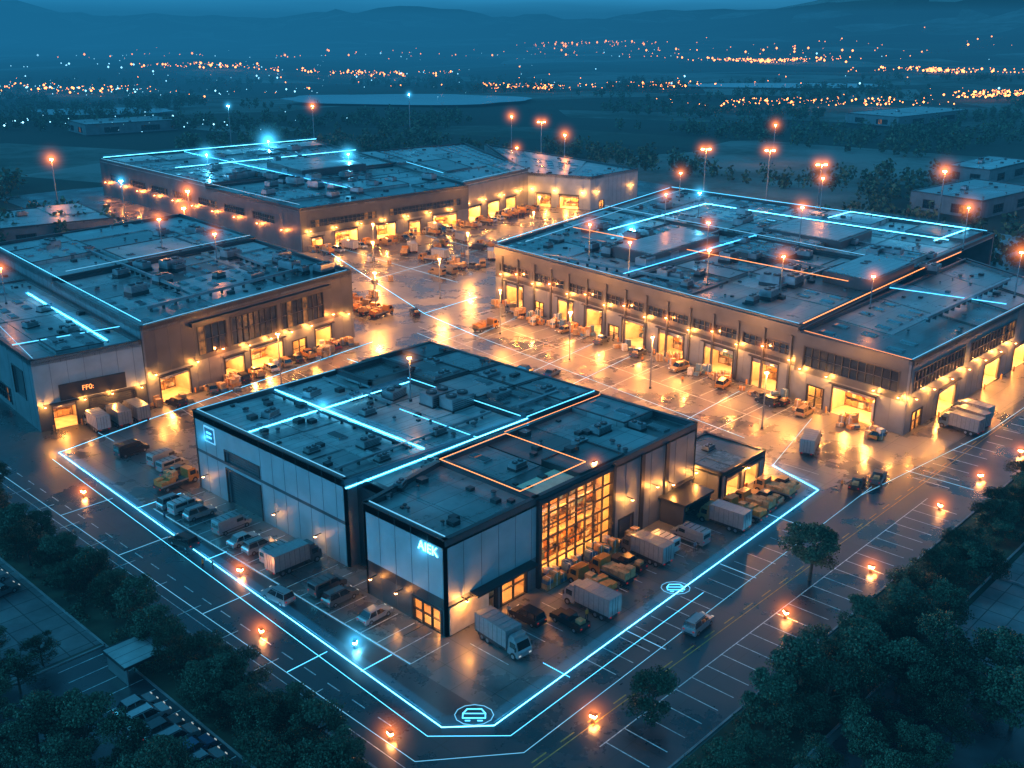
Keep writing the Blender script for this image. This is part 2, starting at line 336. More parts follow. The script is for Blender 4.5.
band(A,fr,l,0,6.3,[(8.5,17.5,0,5.6,'shutter')],'wall_light'); band(A,fr,l,6.3,6.8,[],'wall_dark'); band(A,fr,l,6.8,HA-.1,[(8.5,17.5,6.8,8.6,'shutter')],'wall_light')
for s in(3,22,32): wlamp(A,fr,s,3.0,28,R=.8)
fr,l=frame((52,0),(52,60)); band(A,fr,l,0,HA-.1,[(10,15,0,5,'dock'),(25,30,0,5,'dock')],'wall_mid',seed=4)
for s in(6,20,35,50): wlamp(A,fr,s,6,500)
fr,l=frame((52,60),(2.5,60)); band(A,fr,l,0,HA-.1,[(8,13,0,5,'dock'),(30,35,0,5,'dock')],'wall_mid',seed=6)
for s in(6,16,28,38,46): wlamp(A,fr,s,6,400)
roof(A,[(0,0),(16,0),(16,18),(0,15)],HA,2,2,1,('roof_b','roof_b','roof_a'),raised=0,sky=0)
roof(A,[(16,0),(52,0),(52,18.5),(16,18)],HA+.012,4,2,12,('roof_b','roof_dark','roof_b'),raised=.3)
roof(A,[(4.5,15.2),(16,18),(16,22),(4.5,22)],HA-.1,1,1,12,('roof_b',),raised=0,sky=0)
roof(A,[(2.5,22),(36,20),(36,60),(2.5,60)],HA+.024,4,4,3,('roof_a','roof_a','roof_a','roof_b'),raised=.12)
roof(A,[(36,20),(52,19),(52,60),(36,60)],HA+.3,2,4,5,('roof_b','roof_dark','roof_b'),raised=.4)
roof(A,[(28,48),(38,48),(38,57),(28,57)],HA+1.2,1,1,7,('roof_dark',),raised=0)
g=A['rooftop_equipment']; Z=HA-.5
for x,y,s,r in((29,43,1.1,.2),(32,36,1.5,0),(33,32.5,1.5,0),(29,51,.7,1),(13,30,.9,0),(7,16,.6,.5),(10,50,.8,.3),(20,53,.8,.2),(11,24.5,.6,0),(23,26,.7,0),(40,30,1.1,0),(44,50,1,1.57),(22,9,.7,0),(40,9,.9,0),(21,40,.7,0),(46,38,1,0),(34,8,.7,0),(6,34,.6,0),(24,47,.7,0),(47,26,.9,0),(45,6,.7,1.57),(41,44,.9,0)):
    hvac(g,x,y,Z,s,r)
duct(g,4,26,34,26,Z,.18); duct(g,16,24,16,58,Z,.15,'trim_black'); duct(g,26,40,26,58,Z,.2); duct(g,38,24,50,24,Z+.3,.25)
g=A['light_strips']; Z=HA-.15; mi=MI(A)
strip(g,[(.6,19.2),(35,19.2)],HA+.3,.12,'neon_cyan',mist=mi); strip(g,[(35,19.2),(51,19.2)],HA+.6,.1,'neon_soft')
strip(g,[(17,22.5),(17,59)],Z,.1,mist=mi); strip(g,[(3,46),(35,46)],Z,.1,mist=mi)
halo(A['E'],(17,46,13.4),'cyan',5)
strip(g,[(3,22.5),(3,59.4)],Z+.3,.08,'neon_faint'); strip(g,[(3,59.6),(51.5,59.6)],HA+.1,.08,'neon_faint'); strip(g,[(35.4,21),(35.4,47)],Z+.3,.08,'neon_soft'); strip(g,[(.6,.6),(.6,14.5)],HA+.06,.08,'neon_faint')
strip(g,[(25,20),(25,37)],Z+.1,.08,'neon_soft')
strip(g,[(15,2),(28,2),(28,17),(15,17)],Z+.7,.1,'neon_orange',closed=True,h=.06); strip(g,[(28,17.2),(50,17.2)],Z+.9,.08,'neon_orange',h=.05)
def text(body,loc,rot,size,mat,parent,name='sign_lettering'):
    c=bpy.data.curves.new(name,'FONT'); c.body=body; c.size=size; c.extrude=.04; c.align_x='CENTER'; c.align_y='CENTER'; c.materials.append(M[mat])
    o=bpy.data.objects.new(name,c); o.location=loc; o.rotation_euler=rot; COL.objects.link(o); o.parent=parent
text('AIEK',(-.1,2.9,10.9),(math.pi/2,0,-math.pi/2),1.7,'neon_cyan',A['E']); halo(A['E'],(-.6,3,10.9),'cyan',4)
g=A['fixtures']; f=((2.5,57),(0,-1),(-1,0))
g.fbox(f,0,3.0,.01,.12,8.8,11.4,'neon_faint'); g.fbox(f,.25,2.75,.125,.16,9.05,11.15,'box_blue'); g.fbox(f,.8,2.2,.165,.2,10.3,10.6,'neon_soft'); g.fbox(f,.8,2.2,.165,.2,9.6,9.9,'neon_soft')
halo(A['E'],(1.6,55.5,10),'cyan',4)
finish(A)
# ------------------------------------------------------------------ annex F and canopy
F=newB('annex_building')
QF=[(55,-3),(68,-3),(68,8.5),(55,8.5)]
for k in range(4):
    fr,l=frame(QF[k],QF[(k+1)%4]); band(F,fr,l,0,4.2,[(1.5,5.5,0,3.3,'dock'),(7,11,0,3.3,'dock')] if k==0 else [],'wall_mid',e=200,seed=k)
    if k in(0,3): wlamp(F,fr,6.2,4,350,R=1.2)
roof(F,QF,4.6,3,2,4,('roof_b','roof_dark'),low=.3,raised=0,sky=0); hvac(F['rooftop_equipment'],62,4,4.4,.6)
finish(F)
K=newB('loading_canopy'); K['walls'].box(43,-4.4,0,43.3,-.3,3.6,'wall_dark'); K['walls'].box(49.7,-4.4,0,50,-.3,3.6,'wall_dark'); K['roof'].box(42.7,-4.8,3.6,50.3,-.05,4,'trim_black'); K['walls'].box(43.3,-.8,0,49.7,-.5,3.6,'wall_mid')
finish(K)
# ------------------------------------------------------------------ building B (right)
Bb=newB('distribution_center'); HB=15
p_far=(119,108); p_mid=(104.6,12); p_n=(100.5,-12)
fr,l=frame(p_far,p_mid)
def sY(Y): return (108-Y)/96*97.1
ops=[(sY(y)-w/2,sY(y)+w/2,0,5.8,'dock') for y,w in((100,7),(80,5.4),(70,6),(56.5,7.4),(45,7.4),(31.5,7.8),(19.5,6.4))]
ops+=[(sY(y)-1.6,sY(y)+1.6,0,3.2,'glass') for y in(90,63)]
band(Bb,fr,l,0,6.6,ops,'wall_mid',e=560,seed=11)
band(Bb,fr,l,6.6,7.4,[],'trim_black'); band(Bb,fr,l,7.4,HB-.1,[(2+i*13.6,2+i*13.6+12,8.4,10.4,'ribbon') for i in range(7)],'wall_dark',seed=13,lit=0)
Bb['walls'].fbox(fr,0,l,.01,.5,HB-2.2,HB-.4,'wall_dark')
for i in range(15):
    s=3.5+i*6.6
    if s<l-1: wlamp(Bb,fr,s,9.2 if i%2 else 8.0,420 if i%2 else 560,'orange' if i%2 else 'warm',R=2.2)
    Bb['walls'].fbox(fr,s-.7 if s>.7 else 0,s-.2,.003,.35,0,HB-2.4,'wall_dark')
fr,l=frame((103.7,12),p_n)
band(Bb,fr,l,0,6.2,[(3.5,7,0,4,'glass'),(9,18,0,5.4,'dock')],'wall_mid',e=600,seed=17); band(Bb,fr,l,6.2,HB-1.1,[(2,22,7.6,11.4,'ribbon')],'wall_dark',seed=18,lit=.1)
for s in(2,8,18,23): wlamp(Bb,fr,s,7.2,480,R=1.9)
fr,l=frame(p_n,(175,-13)); band(Bb,fr,l,0,6.2,[(3,7,0,3.5,'glass'),(14,22,0,5.0,'dock'),(36,44,0,5,'dock'),(52,60,0,5,'dock')],'wall_mid',e=600,seed=19)
band(Bb,fr,l,6.2,HB-1.1,[(2,24,7.6,11.4,'ribbon'),(27,50,7.6,11.4,'ribbon')],'wall_mid',seed=20,lit=.1)
for s in(1.5,9,17,25,33,41,49): wlamp(Bb,fr,s,6.9,420,R=1.9)
fr,l=frame((119+110,131),p_far); band(Bb,fr,l,0,HB-.1,[],'wall_mid')
for s in range(10,110,20): wlamp(Bb,fr,s,8,400,R=1.6)
fr,l=frame((222,18),(229,131)); band(Bb,fr,l,0,HB-.1,[],'wall_mid')
fr,l=frame((175,-13),(192,16)); band(Bb,fr,l,0,HB-1.2,[],'wall_mid')
roof(Bb,[p_n,(175,-13),(192,14),(104.2,12.2)],HB-1,5,2,21,('roof_b','roof_b','roof_dark'),raised=.25)
roof(Bb,[(104.6,12),(165,16),(172,62),(112,60)],HB,4,3,22,('roof_b','roof_dark','roof_b','roof_a'),raised=.35)
roof(Bb,[(112,60),(172,62),(180,121),(119,108)],HB+.015,4,4,23,('roof_b','roof_a','roof_a'),raised=.3)
roof(Bb,[(165,16),(222,18),(229,131),(180,121)],HB+.6,4,7,24,('roof_a','roof_b','roof_a','roof_dark'),raised=.35)
g=Bb['rooftop_equipment']; rnd=random.Random(5)
for i in range(60):
    u,v=rnd.uniform(.05,.95),rnd.uniform(.03,.95); x,y=bil([(104,5),(215,10),(225,128),(120,105)],u,v); hvac(g,x,y,HB+.1,rnd.uniform(.6,1.5),rnd.choice([.1,.1,1.67]))
for a in((120,30,160,31),(118,48,118,90),(150,20,156,58),(135,70,176,75),(185,30,190,110),(200,60,224,60),(125,-4,170,-4)): duct(g,*a,HB-.2,.3)
for q,h in(([(128,64),(160,66),(163,80),(130,78)],2.2),([(176,40),(196,41),(199,66),(179,64)],1.8),([(140,14.5),(164,15.5),(166,28),(142,27)],2.0)):
    g.prism(q,HB-.5,HB+h,'wall_dark'); g.prism([bil(q,.03,.05),bil(q,.97,.05),bil(q,.97,.95),bil(q,.03,.95)],HB+h+.002,HB+h+.2,'roof_a')
g=Bb['light_strips']; mi=MI(Bb)
strip(g,[(105.2,12.6),(119.3,107.5)],HB+.06,.08,'neon_faint'); strip(g,[(119.5,107.6),(228,130)],HB+.65,.12,'neon_soft'); strip(g,[(122,100),(226,122)],HB+1.4,.1,'neon_faint')
strip(g,[(228,129),(221.5,20)],HB+1,.18,'neon_soft'); strip(g,[(200,22),(205,100),(150,95)],HB+1.3,.22,'neon_cyan',mist=mi); strip(g,[(208,60),(222,60),(219,24),(196,24)],HB+1.4,.22,'neon_cyan',mist=mi)
strip(g,[(105,11.6),(165,14.6),(192,15.4)],HB+.3,.16,'neon_orange'); strip(g,[(101,-11.6),(104.6,11)],HB-.9,.1,'neon_orange',h=.05); strip(g,[(101.2,-11.7),(174,-12.7)],HB-.9,.1,'neon_faint')
strip(g,[(145,12.5),(148,-11)],HB,.16,'neon_soft',mist=mi); strip(g,[(112,60.5),(172,62.5)],HB+1,.12,'neon_soft',mist=mi); strip(g,[(140,20),(147,105)],HB+1.1,.14,'neon_orange'); strip(g,[(165,16.5),(180,120)],HB+1.4,.12,'neon_faint')
finish(Bb)
# ------------------------------------------------------------------ building C + D (left)
C=newB('warehouse'); HC=16
QC=[(15,99.5),(72,108.5),(82,202),(25,197)]
fr,l=frame(QC[0],QC[1])
band(C,fr,l,0,6,[(3,10,0,5,'dock'),(19,24,0,4.6,'dock'),(26,35,0,5,'dock'),(38,42,0,3.6,'glass'),(45,50,0,4.8,'dock')],'wall_mid',e=480,seed=31)
band(C,fr,l,6,HC-.1,[(13,20,7,12.8,'ribbon'),(21.5,34,7,12.8,'ribbon'),(35.5,48,7,12.8,'ribbon')],'wall_dark',seed=32,lit=.08)
C['walls'].fbox(fr,11,50,.01,1,13.4,14.2,'trim_black')
for s in(1.5,11.5,18,25,31,37,43,50,55): wlamp(C,fr,s,6.4 if s%2 else 7.4,400,'warm' if s%2 else 'orange',R=1.7)
fr,l=frame(QC[1],QC[2]); band(C,fr,l,0,HC-.1,[(20+i*20,25+i*20,0,5,'dock') for i in range(3)],'wall_mid',seed=33)
for s in range(8,90,16): wlamp(C,fr,s,8,600,'orange',R=1.8)
for k in(2,3): fr,l=frame(QC[k],QC[(k+1)%4]); band(C,fr,l,0,HC-.1,[],'wall_mid')
roof(C,[bil(QC,0,0),bil(QC,1,0),bil(QC,1,.5),bil(QC,0,.5)],HC,3,4,34,('roof_b','roof_a','roof_dark'),raised=.3)
roof(C,[bil(QC,0,.5),bil(QC,1,.5),bil(QC,1,1),bil(QC,0,1)],HC+.5,3,3,35,('roof_b','roof_a','roof_a'),raised=.3)
g=C['rooftop_equipment']; rnd=random.Random(9)
for i in range(26):
    x,y=bil(QC,rnd.uniform(.06,.94),rnd.uniform(.05,.9)); hvac(g,x,y,HC,rnd.uniform(.7,1.5),rnd.choice([.15,1.7]))
for a in((22,110,66,117),(35,120,40,180),(60,125,68,190)): duct(g,*a,HC-.1,.3)
g=C['light_strips']; mi=MI(C); strip(g,[(16,101),(26,196)],HC+.6,.08,'neon_soft'); strip(g,[(24,150),(76,156)],HC+1.1,.08,'neon_faint'); strip(g,[(16,100.2),(71,109)],HC+.06,.06,'neon_faint')
finish(C)
D=newB('office_building'); HD=13.6
QD=[(-5,101.5),(14.6,99),(24.4,196),(4,196)]
fr,l=frame(QD[0],QD[1]); band(D,fr,l,0,5,[(2.5,6.5,0,4.4,'dock'),(9,17.5,0,4.4,'shutter')],'wall_dark',e=300,seed=41); band(D,fr,l,5,HD-.1,[],'wall_light')
D['walls'].fbox(fr,4,16,.03,.3,5.2,8.2,'trim_black')
for s in(1,8,13,18.5): wlamp(D,fr,s,4.9,240,R=1.3)
fr2,l2=frame(QD[3],QD[0]); band(D,fr2,l2,0,HD-.1,[(l2-12,l2-6,4.5,10,'shutter'),(l2-30,l2-16,1,4,'ribbon')],'wall_mid',seed=42)
fr3,l3=frame(QD[2],QD[3]); band(D,fr3,l3,0,HD-.1,[],'wall_mid')
roof(D,QD,HD,3,6,43,('roof_a','roof_a','roof_b'),raised=.1)
for x,y in((3,108),(9,116),(5,125),(12,135)): hvac(D['rooftop_equipment'],x,y,HD-.5,.8,.2)
g=D['light_strips']; mi=MI(D); strip(g,[(-3.4,113),(18,110)],HD+.1,.1,'neon_soft'); strip(g,[(-4.3,102.2),(4,150)],HD+.1,.08,'neon_faint'); strip(g,[(10,103),(15,150)],HD+.1,.12,mist=mi)
x,y,z=fp(fr,9,.36,6.8); text('FF0:',(x,y,z),(math.pi/2,0,math.atan2(fr[1][1],fr[1][0])),1.3,'neon_orange',D['E'])
finish(D)
# ------------------------------------------------------------------ building E (rear complex)
E=newB('logistics_complex'); HE=14
QE=[(120,196),(192,193),(240,350),(132,356)]
fr,l=frame(QE[0],QE[1]); band(E,fr,l,0,5.6,[(4,8,0,4,'dock'),(13,22,0,5,'dock'),(30,38,0,5,'dock'),(44,49,0,4.4,'dock'),(55,66,0,5,'dock')],'wall_mid',e=800,seed=51); band(E,fr,l,5.6,HE-.1,[(4,30,7.4,9.6,'ribbon'),(36,68,7.4,9.6,'ribbon')],'wall_dark',seed=52,lit=.1)
for s in range(3,72,10): wlamp(E,fr,s,6.6,620,R=2.4)
fr,l=frame(QE[3],QE[0]); band(E,fr,l,0,HE-.1,[(10+i*20,24+i*20,7,9.4,'ribbon') for i in range(7)],'wall_dark',seed=53,lit=.1)
for s in range(6,158,16): wlamp(E,fr,s,6,600,'orange',R=2.6)
for k in(1,2): fr,l=frame(QE[k],QE[(k+1)%4]); band(E,fr,l,0,HE-.1,[],'wall_mid')
roof(E,[bil(QE,0,0),bil(QE,1,0),bil(QE,1,.4),bil(QE,0,.4)],HE,4,4,54,('roof_a','roof_a','roof_b'),raised=.3)
roof(E,[bil(QE,0,.4),bil(QE,1,.4),bil(QE,1,1),bil(QE,0,1)],HE+1,4,5,55,('roof_a','roof_a','roof_b'),raised=.35)
QE2=[(192.4,196),(237,205),(286,292),(222,300)]
fr,l=frame(QE2[0],QE2[1]); band(E,fr,l,0,HE-1,[(3,11,0,5,'dock'),(16,24,0,5,'dock'),(29,36,0,5,'dock')],'wall_mid',e=800,seed=56)
for s in(2,13,26,38): wlamp(E,fr,s,7,600,R=2.4)
roof(E,QE2,HE+.5,4,4,57,('roof_a','roof_b'),raised=.3)
QE3=[(245,179),(278,181),(300,292),(262,296)]
fr,l=frame((237,205),QE3[0]); band(E,fr,l,0,HE-1.1,[(4,10,0,5,'dock'),(14,22,0,5,'dock')],'wall_light',e=700,seed=58)
for s in(2,12,24): wlamp(E,fr,s,7,400,R=2.4)
fr,l=frame(QE3[0],QE3[1]); band(E,fr,l,0,HE-1.1,[(6,9,0,3,'glass')],'wall_light',seed=59)
for s in(4,28): wlamp(E,fr,s,7,260,R=2.2)
fr,l=frame(QE3[1],QE3[2]); band(E,fr,l,0,HE-1.1,[],'wall_mid')
roof(E,[QE3[0],QE3[1],QE3[2],(237,205)],HE-1,3,3,60,('roof_a','roof_b'),raised=.2)
g=E['rooftop_equipment']; rnd=random.Random(19)
for i in range(40):
    x,y=bil(QE,rnd.uniform(.06,.94),rnd.uniform(.05,.9)); hvac(g,x,y,HE+.4,rnd.uniform(.8,1.8),rnd.choice([.15,1.7]))
g.prism([(160,250),(190,249),(198,280),(166,282)],HE,HE+3,'wall_dark'); g.prism([(161,251),(189,250),(197,279),(167,281)],HE+3.002,HE+3.2,'roof_a')
g=E['light_strips']; mi=MI(E); strip(g,[(120.5,196.6),(132.5,355)],HE+1.2,.12,'neon_faint'); strip(g,[(150,210),(166,345)],HE+2,.2,'neon_soft',mist=mi); strip(g,[(136,300),(222,296)],HE+2,.25,'neon_cyan',mist=mi); strip(g,[(193,197),(236,206)],HE+.8,.1,'neon_faint')
strip(g,[(200,215),(212,250)],HE+1.6,.18,'neon_soft'); strip(g,[(132,352),(238,347)],HE+2,.3,'neon_cyan',mist=mi)
finish(E)
# ------------------------------------------------------------------ other low roofs around
def shed(name,q,h,mat='roof_b',wm='wall_mid'):
    B=newB(name)
    for k in range(4):
        fr,l=frame(q[k],q[(k+1)%4]); band(B,fr,l,0,h-.1,[(l*.2,l*.35,1,h*.6,'ribbon'),(l*.6,l*.8,1,h*.6,'ribbon')] if h>5 else [],wm,seed=k)
    roof(B,q,h,2,2,int(q[0][0]),(mat,mat,'roof_a'),low=.3,raised=.1,sky=0); hvac(B['rooftop_equipment'],*bil(q,.4,.6),h,1); finish(B)
shed('storage_shed',[(52,270),(90,262),(96,300),(56,306)],7,'roof_a')
for q in([(330,60),(380,55),(388,85),(336,90)],[(300,10),(330,6),(334,30),(304,32)],[(420,90),(470,88),(474,110),(424,112)],[(390,-10),(420,-15),(424,10),(394,14)],[(240,600),(300,590),(306,630),(246,640)],[(660,240),(760,230),(770,270),(668,284)]): shed('distant_warehouse',q,7,'roof_b')
sh=newB('bicycle_shelter')
for x in(-31,-26.2):
    for y in(18.6,23): sh['walls'].cyl(x,y,.1,2.5,.07,.07,'metal',8)
sh['walls'].box(-31.2,18.4,.1,-31.1,23.2,2.3,'wall_mid'); sh['roof'].box(-31.5,18.2,2.5,-25.8,23.4,2.65,'roof_a'); sh['roof'].box(-31.6,18.1,2.42,-25.7,18.2,2.72,'trim_black'); sh['roof'].box(-31.6,23.4,2.42,-25.7,23.5,2.72,'trim_black'); sh['roof'].box(-31.6,18.2,2.42,-31.5,23.4,2.72,'trim_black'); finish(sh)
# ------------------------------------------------------------------ ground
def axis(lo,hi):
    a=[]; x=0
    st=12
    while x<hi: a.append(x); x+=st; st*= 1.0 if x<420 else 1.04
    a.append(hi); b=[]; x=-12
    while x>lo: b.append(x); x-=14*(1+abs(x)/200)
    b.append(lo); return b[::-1]+a
ax=axis(-900,9000)
def tz(x,y):
    r=math.hypot(x-100,y-100); s=max(0,min(1,(r-330)/900)); s=s*s*(3-2*s)
    z=s*12*noise.fractal(Vector((x*.0016,y*.0016,3)),1,2,4)-s*4
    s2=max(0,min(1,(r-3000)/1200)); z+=s2*s2*(45+110*max(0,noise.fractal(Vector((x*.001,y*.001,9)),1,2,5)+.2))
    dx,dy=(x-4300)/1100,(y-900)/850; z+=200*math.exp(-dx*dx-dy*dy)*(1+.4*noise.fractal(Vector((x*.0017,y*.0017,1)),1,2,6))
    dx,dy=(x-3900)/900,(y-1850)/500; z+=70*math.exp(-dx*dx-dy*dy)
    return z if s>0 else 0
n=len(ax); vs=[(x,y,tz(x,y)-.02) for y in ax for x in ax]
g=G(); g.add(vs,[[j*n+i,j*n+i+1,(j+1)*n+i+1,(j+1)*n+i] for j in range(n-1) for i in range(n-1)],'terrain'); gr=g.obj('ground')
for p in gr.data.polygons: p.use_smooth=True
def sheet(name,poly,z,m):
    g=G(); g.add([(x,y,z) for x,y in poly],[list(range(len(poly)))],m); return g.obj(name)
sheet('road',[(-21,-33),(300,-33),(320,190),(340,330),(130,380),(96,380),(86,205),(50,205),(50,262),(40,262),(38,205),(-21,215)],0,'asphalt')
sheet('yard',[(-7,-15.5),(69,-12.5),(98,-20),(180,-22),(180,-13),(100,-13),(120,110),(245,134),(243,178),(236,204),(120,195),(108,230),(86,202),(72,108),(15,98),(-7,90)],.004,'yard_concrete')
def blob(cx,cy,a,b,ang,seed,n=40):
    o=[]
    for i in range(n):
        t=i*6.2832/n; k=1+.22*noise.noise(Vector((math.cos(t)*1.7,math.sin(t)*1.7,seed))); X,Y=a*k*math.cos(t),b*k*math.sin(t); o.append((cx+X*math.cos(ang)-Y*math.sin(ang),cy+X*math.sin(ang)+Y*math.cos(ang)))
    return o
sheet('lake',blob(602,700,120,70,-.9,3),max(tz(602,700),tz(540,640),tz(660,760))+1.5,'water'); sheet('lake',blob(1100,560,150,50,-.85,5),tz(1100,560)+3,'water'); sheet('lake',blob(330,760,60,35,-.85,6),tz(330,760)+3,'water')
g=G()
def kerbline(pts,w=.25):
    for a,b in zip(pts,pts[1:]): fr,l=frame(a,b); g.fbox(fr,0,l,-w,0,-.05,.13,'kerb')
kerbline([(-21,215),(-21,-33)]); kerbline([(-21,-33.2),(300,-33.2)]); kerbline([(-29,-60),(-29,75)]); kerbline([(300,-42),(-21,-42)])
kerbline([(-29.1,28.4),(-80,28.4)]); kerbline([(-40,29),(-40,75)])
g.obj('kerb')
sheet('grass_verge',[(-29,-60),(-21.3,-60),(-21.3,215),(-29,215)],.06,'grass'); sheet('grass_verge',[(-21,-42),(300,-42),(300,-33.5),(-21,-33.5)],.06,'grass')
sheet('car_park',[(-110,-60),(-29.1,-60),(-29.1,28),(-110,28)],.03,'asphalt'); sheet('plaza',[(-80,29),(-29.1,29),(-29.1,75),(-80,75)],.03,'paving')
sheet('plaza',[(36,-62),(140,-62),(140,-43),(36,-43)],.05,'paving'); sheet('car_park',[(-10,-75),(34,-75),(34,-43),(-10,-43)],.03,'asphalt')
sheet('road',[(-20.5,-90),(-12,-90),(-12,-42.3),(-20.5,-42.3)],.03,'asphalt')
g=G()
for x in(60,88,112): g.box(x,-62,.05,x+.3,-43,.35,'kerb')
g.box(36,-62,.05,36.3,-43,.4,'kerb'); g.box(36.3,-52,.06,140,-51.7,.35,'kerb')
g.obj('plaza_edging')
g=G()
def ln(x0,y0,x1,y1,w=.13,m='paint_white',z=.008):
    fr,l=frame((x0,y0),(x1,y1)); o=[fp(fr,0,-w/2,z),fp(fr,l,-w/2,z),fp(fr,l,w/2,z),fp(fr,0,w/2,z)]; g.add(o,[[0,1,2,3]],m)
for i in range(20):
    y=-1+i*3.1; ln(-6.6,y,-.6 if y<15 else 1.9,y)
ln(-6.6,-1,-6.6,58)
for i in range(24): x=1+i*3.2; ln(x,-9.3,x,-3)
for i in range(26): x=-2+i*3.1; ln(x,-31.5,x,-26)
for i in range(16): x=8+i*3.2; ln(x,-19.5,x,-15)
ln(-3,-26,78,-26)
for i in range(60): x=-14+i*4.4; ln(x,-22.6,x+2.2,-22.6,.16,'paint_yellow')
ln(-10,-23.2,220,-23.2,.12,'paint_yellow')
for i in range(24): y=-8+i*4.4; ln(-15.5,y,-15.5,y+2.2,.14)
ln(-18.8,-20,-18.8,90,.1)
for i in range(12): y=96-i*8.5; ln(-20,y,-16.5,y)
for i in range(30): ln(84+i*4,-27,84+i*4,-21 if i<6 else -24,.2)
for i in range(18): y=10+i*5.4; x=100.5+(y+12)*.154; ln(x-3,y,x-13,y,.15)
for y0 in(70,84): ln(60,y0,110,y0+3,.15)
ln(60,20,60,95,.2); ln(75,15,88,104,.2); ln(90,10,103,100,.2); ln(55,66,112,69,.2); ln(57,40,104,44,.2); ln(56,14,100,14,.2)
for i in range(14): x=18+i*4; ln(x,88.5,x+.9,96,.13)
for i in range(16): x=122+i*4; ln(x,150,x+.5,156,.14); ln(x,136,x+.5,142,.14); ln(x,165,x+.5,171,.14)
for i in range(12): y=-3+i*2.7; ln(-35.5,y,-29.4,y,.12,z=.045)
for i in range(14): y=-3+i*2.7; ln(-50,y,-43,y,.12,z=.045)
g.obj('road_marking')
g=G(); gm=(G(),G())
strip(g,[(-7,90),(-12,-12),(-8,-15.8),(69,-12.2),(72.6,-2)],.01,.1,'neon_cyan',.05,mist=gm)
F_='neon_faint'
strip(g,[(-7,90),(12,93.5),(72,102)],.01,.1,'neon_soft',.05); strip(g,[(-9,88),(-14,-12),(-8,-18.2),(30,-16.6)],.01,.06,'neon_soft',.04)
for pts_,w_,mm in (([(-8.5,60),(-1,60)],.1,'neon_soft'),([(-9.8,38),(-6.6,38)],.1,'neon_soft'),([(-11.5,2),(-7,2)],.1,'neon_soft'),([(-6.75,-1),(-6.75,58)],.06,F_),([(72.6,-2),(97,4)],.1,F_),([(78,30),(81,60)],.12,F_),([(84,100),(78,60),(106,64)],.12,F_),
  ([(-17.5,92),(-17.5,-14),(-9,-21),(76,-17.8)],.06,F_),([(-11.8,8),(-17.4,8)],.08,'neon_soft'),([(-10.6,26),(-17.4,26)],.08,F_),([(-10,48),(-17.4,48)],.08,F_),([(-9.3,66),(-17.4,66)],.08,F_),([(4,-12),(4,-16)],.08,'neon_soft'),([(16,-15),(16,-20.6)],.08,F_),([(38,-14),(38,-19.6)],.08,F_),([(56,-10),(56,-19)],.08,F_),
  ([(80,8),(92,88),(118,94)],.12,F_),([(70,20),(101,22)],.12,F_),([(72,48),(105,52)],.12,F_),([(92,88),(97,112),(126,190)],.14,'neon_soft'),([(97,112),(118,114)],.12,'neon_soft'),([(110,150),(180,160),(236,150)],.14,F_),([(126,130),(132,190)],.14,F_),([(160,128),(166,188)],.14,F_),([(76,66),(60,66),(60,96)],.1,'neon_soft'),([(60,88),(94,92)],.1,F_),([(72,-18),(112,-22.5),(180,-23.5)],.1,F_),([(86,-30),(86,-19)],.08,F_),([(2,88),(2,94)],.08,F_)):
    strip(g,pts_,.011,w_,mm,.04)
g.obj('ground_light_strip'); gm[0].obj('ground_light_glow'); gm[1].obj('ground_light_glow')
def emblem(x,y,s,name='ground_light_symbol'):
    g=G()
    T=lambda a,b:(x+.688*a*s+.7257*b*s,y-.7257*a*s+.688*b*s)
    ring=[T(1.9*math.cos(t*.5236),1.6*math.sin(t*.5236)) for t in range(12)]
    strip(g,ring,.02,.08*s,'neon_faint',.04,closed=True)
    strip(g,[T(-1.1,-.5),T(-1.1,.2),T(-.7,.9),T(.7,.9),T(1.1,.2),T(1.1,-.5)],.02,.12*s,'neon_soft',.05,closed=True); strip(g,[T(-1,.2),T(1,.2)],.02,.1*s,'neon_soft',.05)
    strip(g,[T(-.8,-.9),T(-.4,-.9)],.02,.14*s,'neon_soft',.05); strip(g,[T(.4,-.9),T(.8,-.9)],.02,.14*s,'neon_soft',.05)
    g.obj(name)
emblem(-8.2,-13,1.1); emblem(28.5,-13.3,1.0)
# ------------------------------------------------------------------ lamps
def polemesh(h,dbl,kind,big):
    k=1.9 if big else 1.2
    g=G(); g.cyl(0,0,0,.4,.22*k,.2*k,'trim_black'); g.cyl(0,0,.4,h,(.34 if big else .15),(.22 if big else .1),'metal')
    for sx in ([-1,1] if dbl else [0]):
        if sx: g.box(min(0,sx*1.4),-.08,h-.1,max(0,sx*1.4),.08,h,'trim_black')
        g.box(sx*1.4-.35*k,-.2*k,h,sx*1.4+.35*k,.2*k,h+.14,'trim_black'); g.box(sx*1.4-.28*k,-.17*k,h-.26*k,sx*1.4+.28*k,.17*k,h-.0,'bulb_'+kind)
    return g.mesh('lamp_post')
PM={}
def lamp(x,y,z,h,kind='orange',e=600,R=2.2,dbl=False,name='street_lamp'):
    big=h>=12
    k=(h,dbl,kind)
    if k not in PM: PM[k]=polemesh(h,dbl,kind,big)
    E_=empty(name,(x,y,z)); inst('lamp_post',PM[k],(0,0,0),-.76 if dbl else random.random()*3,1,E_)
    if e: light(E_,(.0,-.6,h-.7),{'orange':ORG,'warm':WARM,'cyan':CY}[kind],e,.3)
    if dbl:
        for sx in(-1.0,1.0): halo(E_,(sx*1.01,sx*-.96,h-.05),kind,R*.8)
    else: halo(E_,(0,0,h-.05),kind,R)
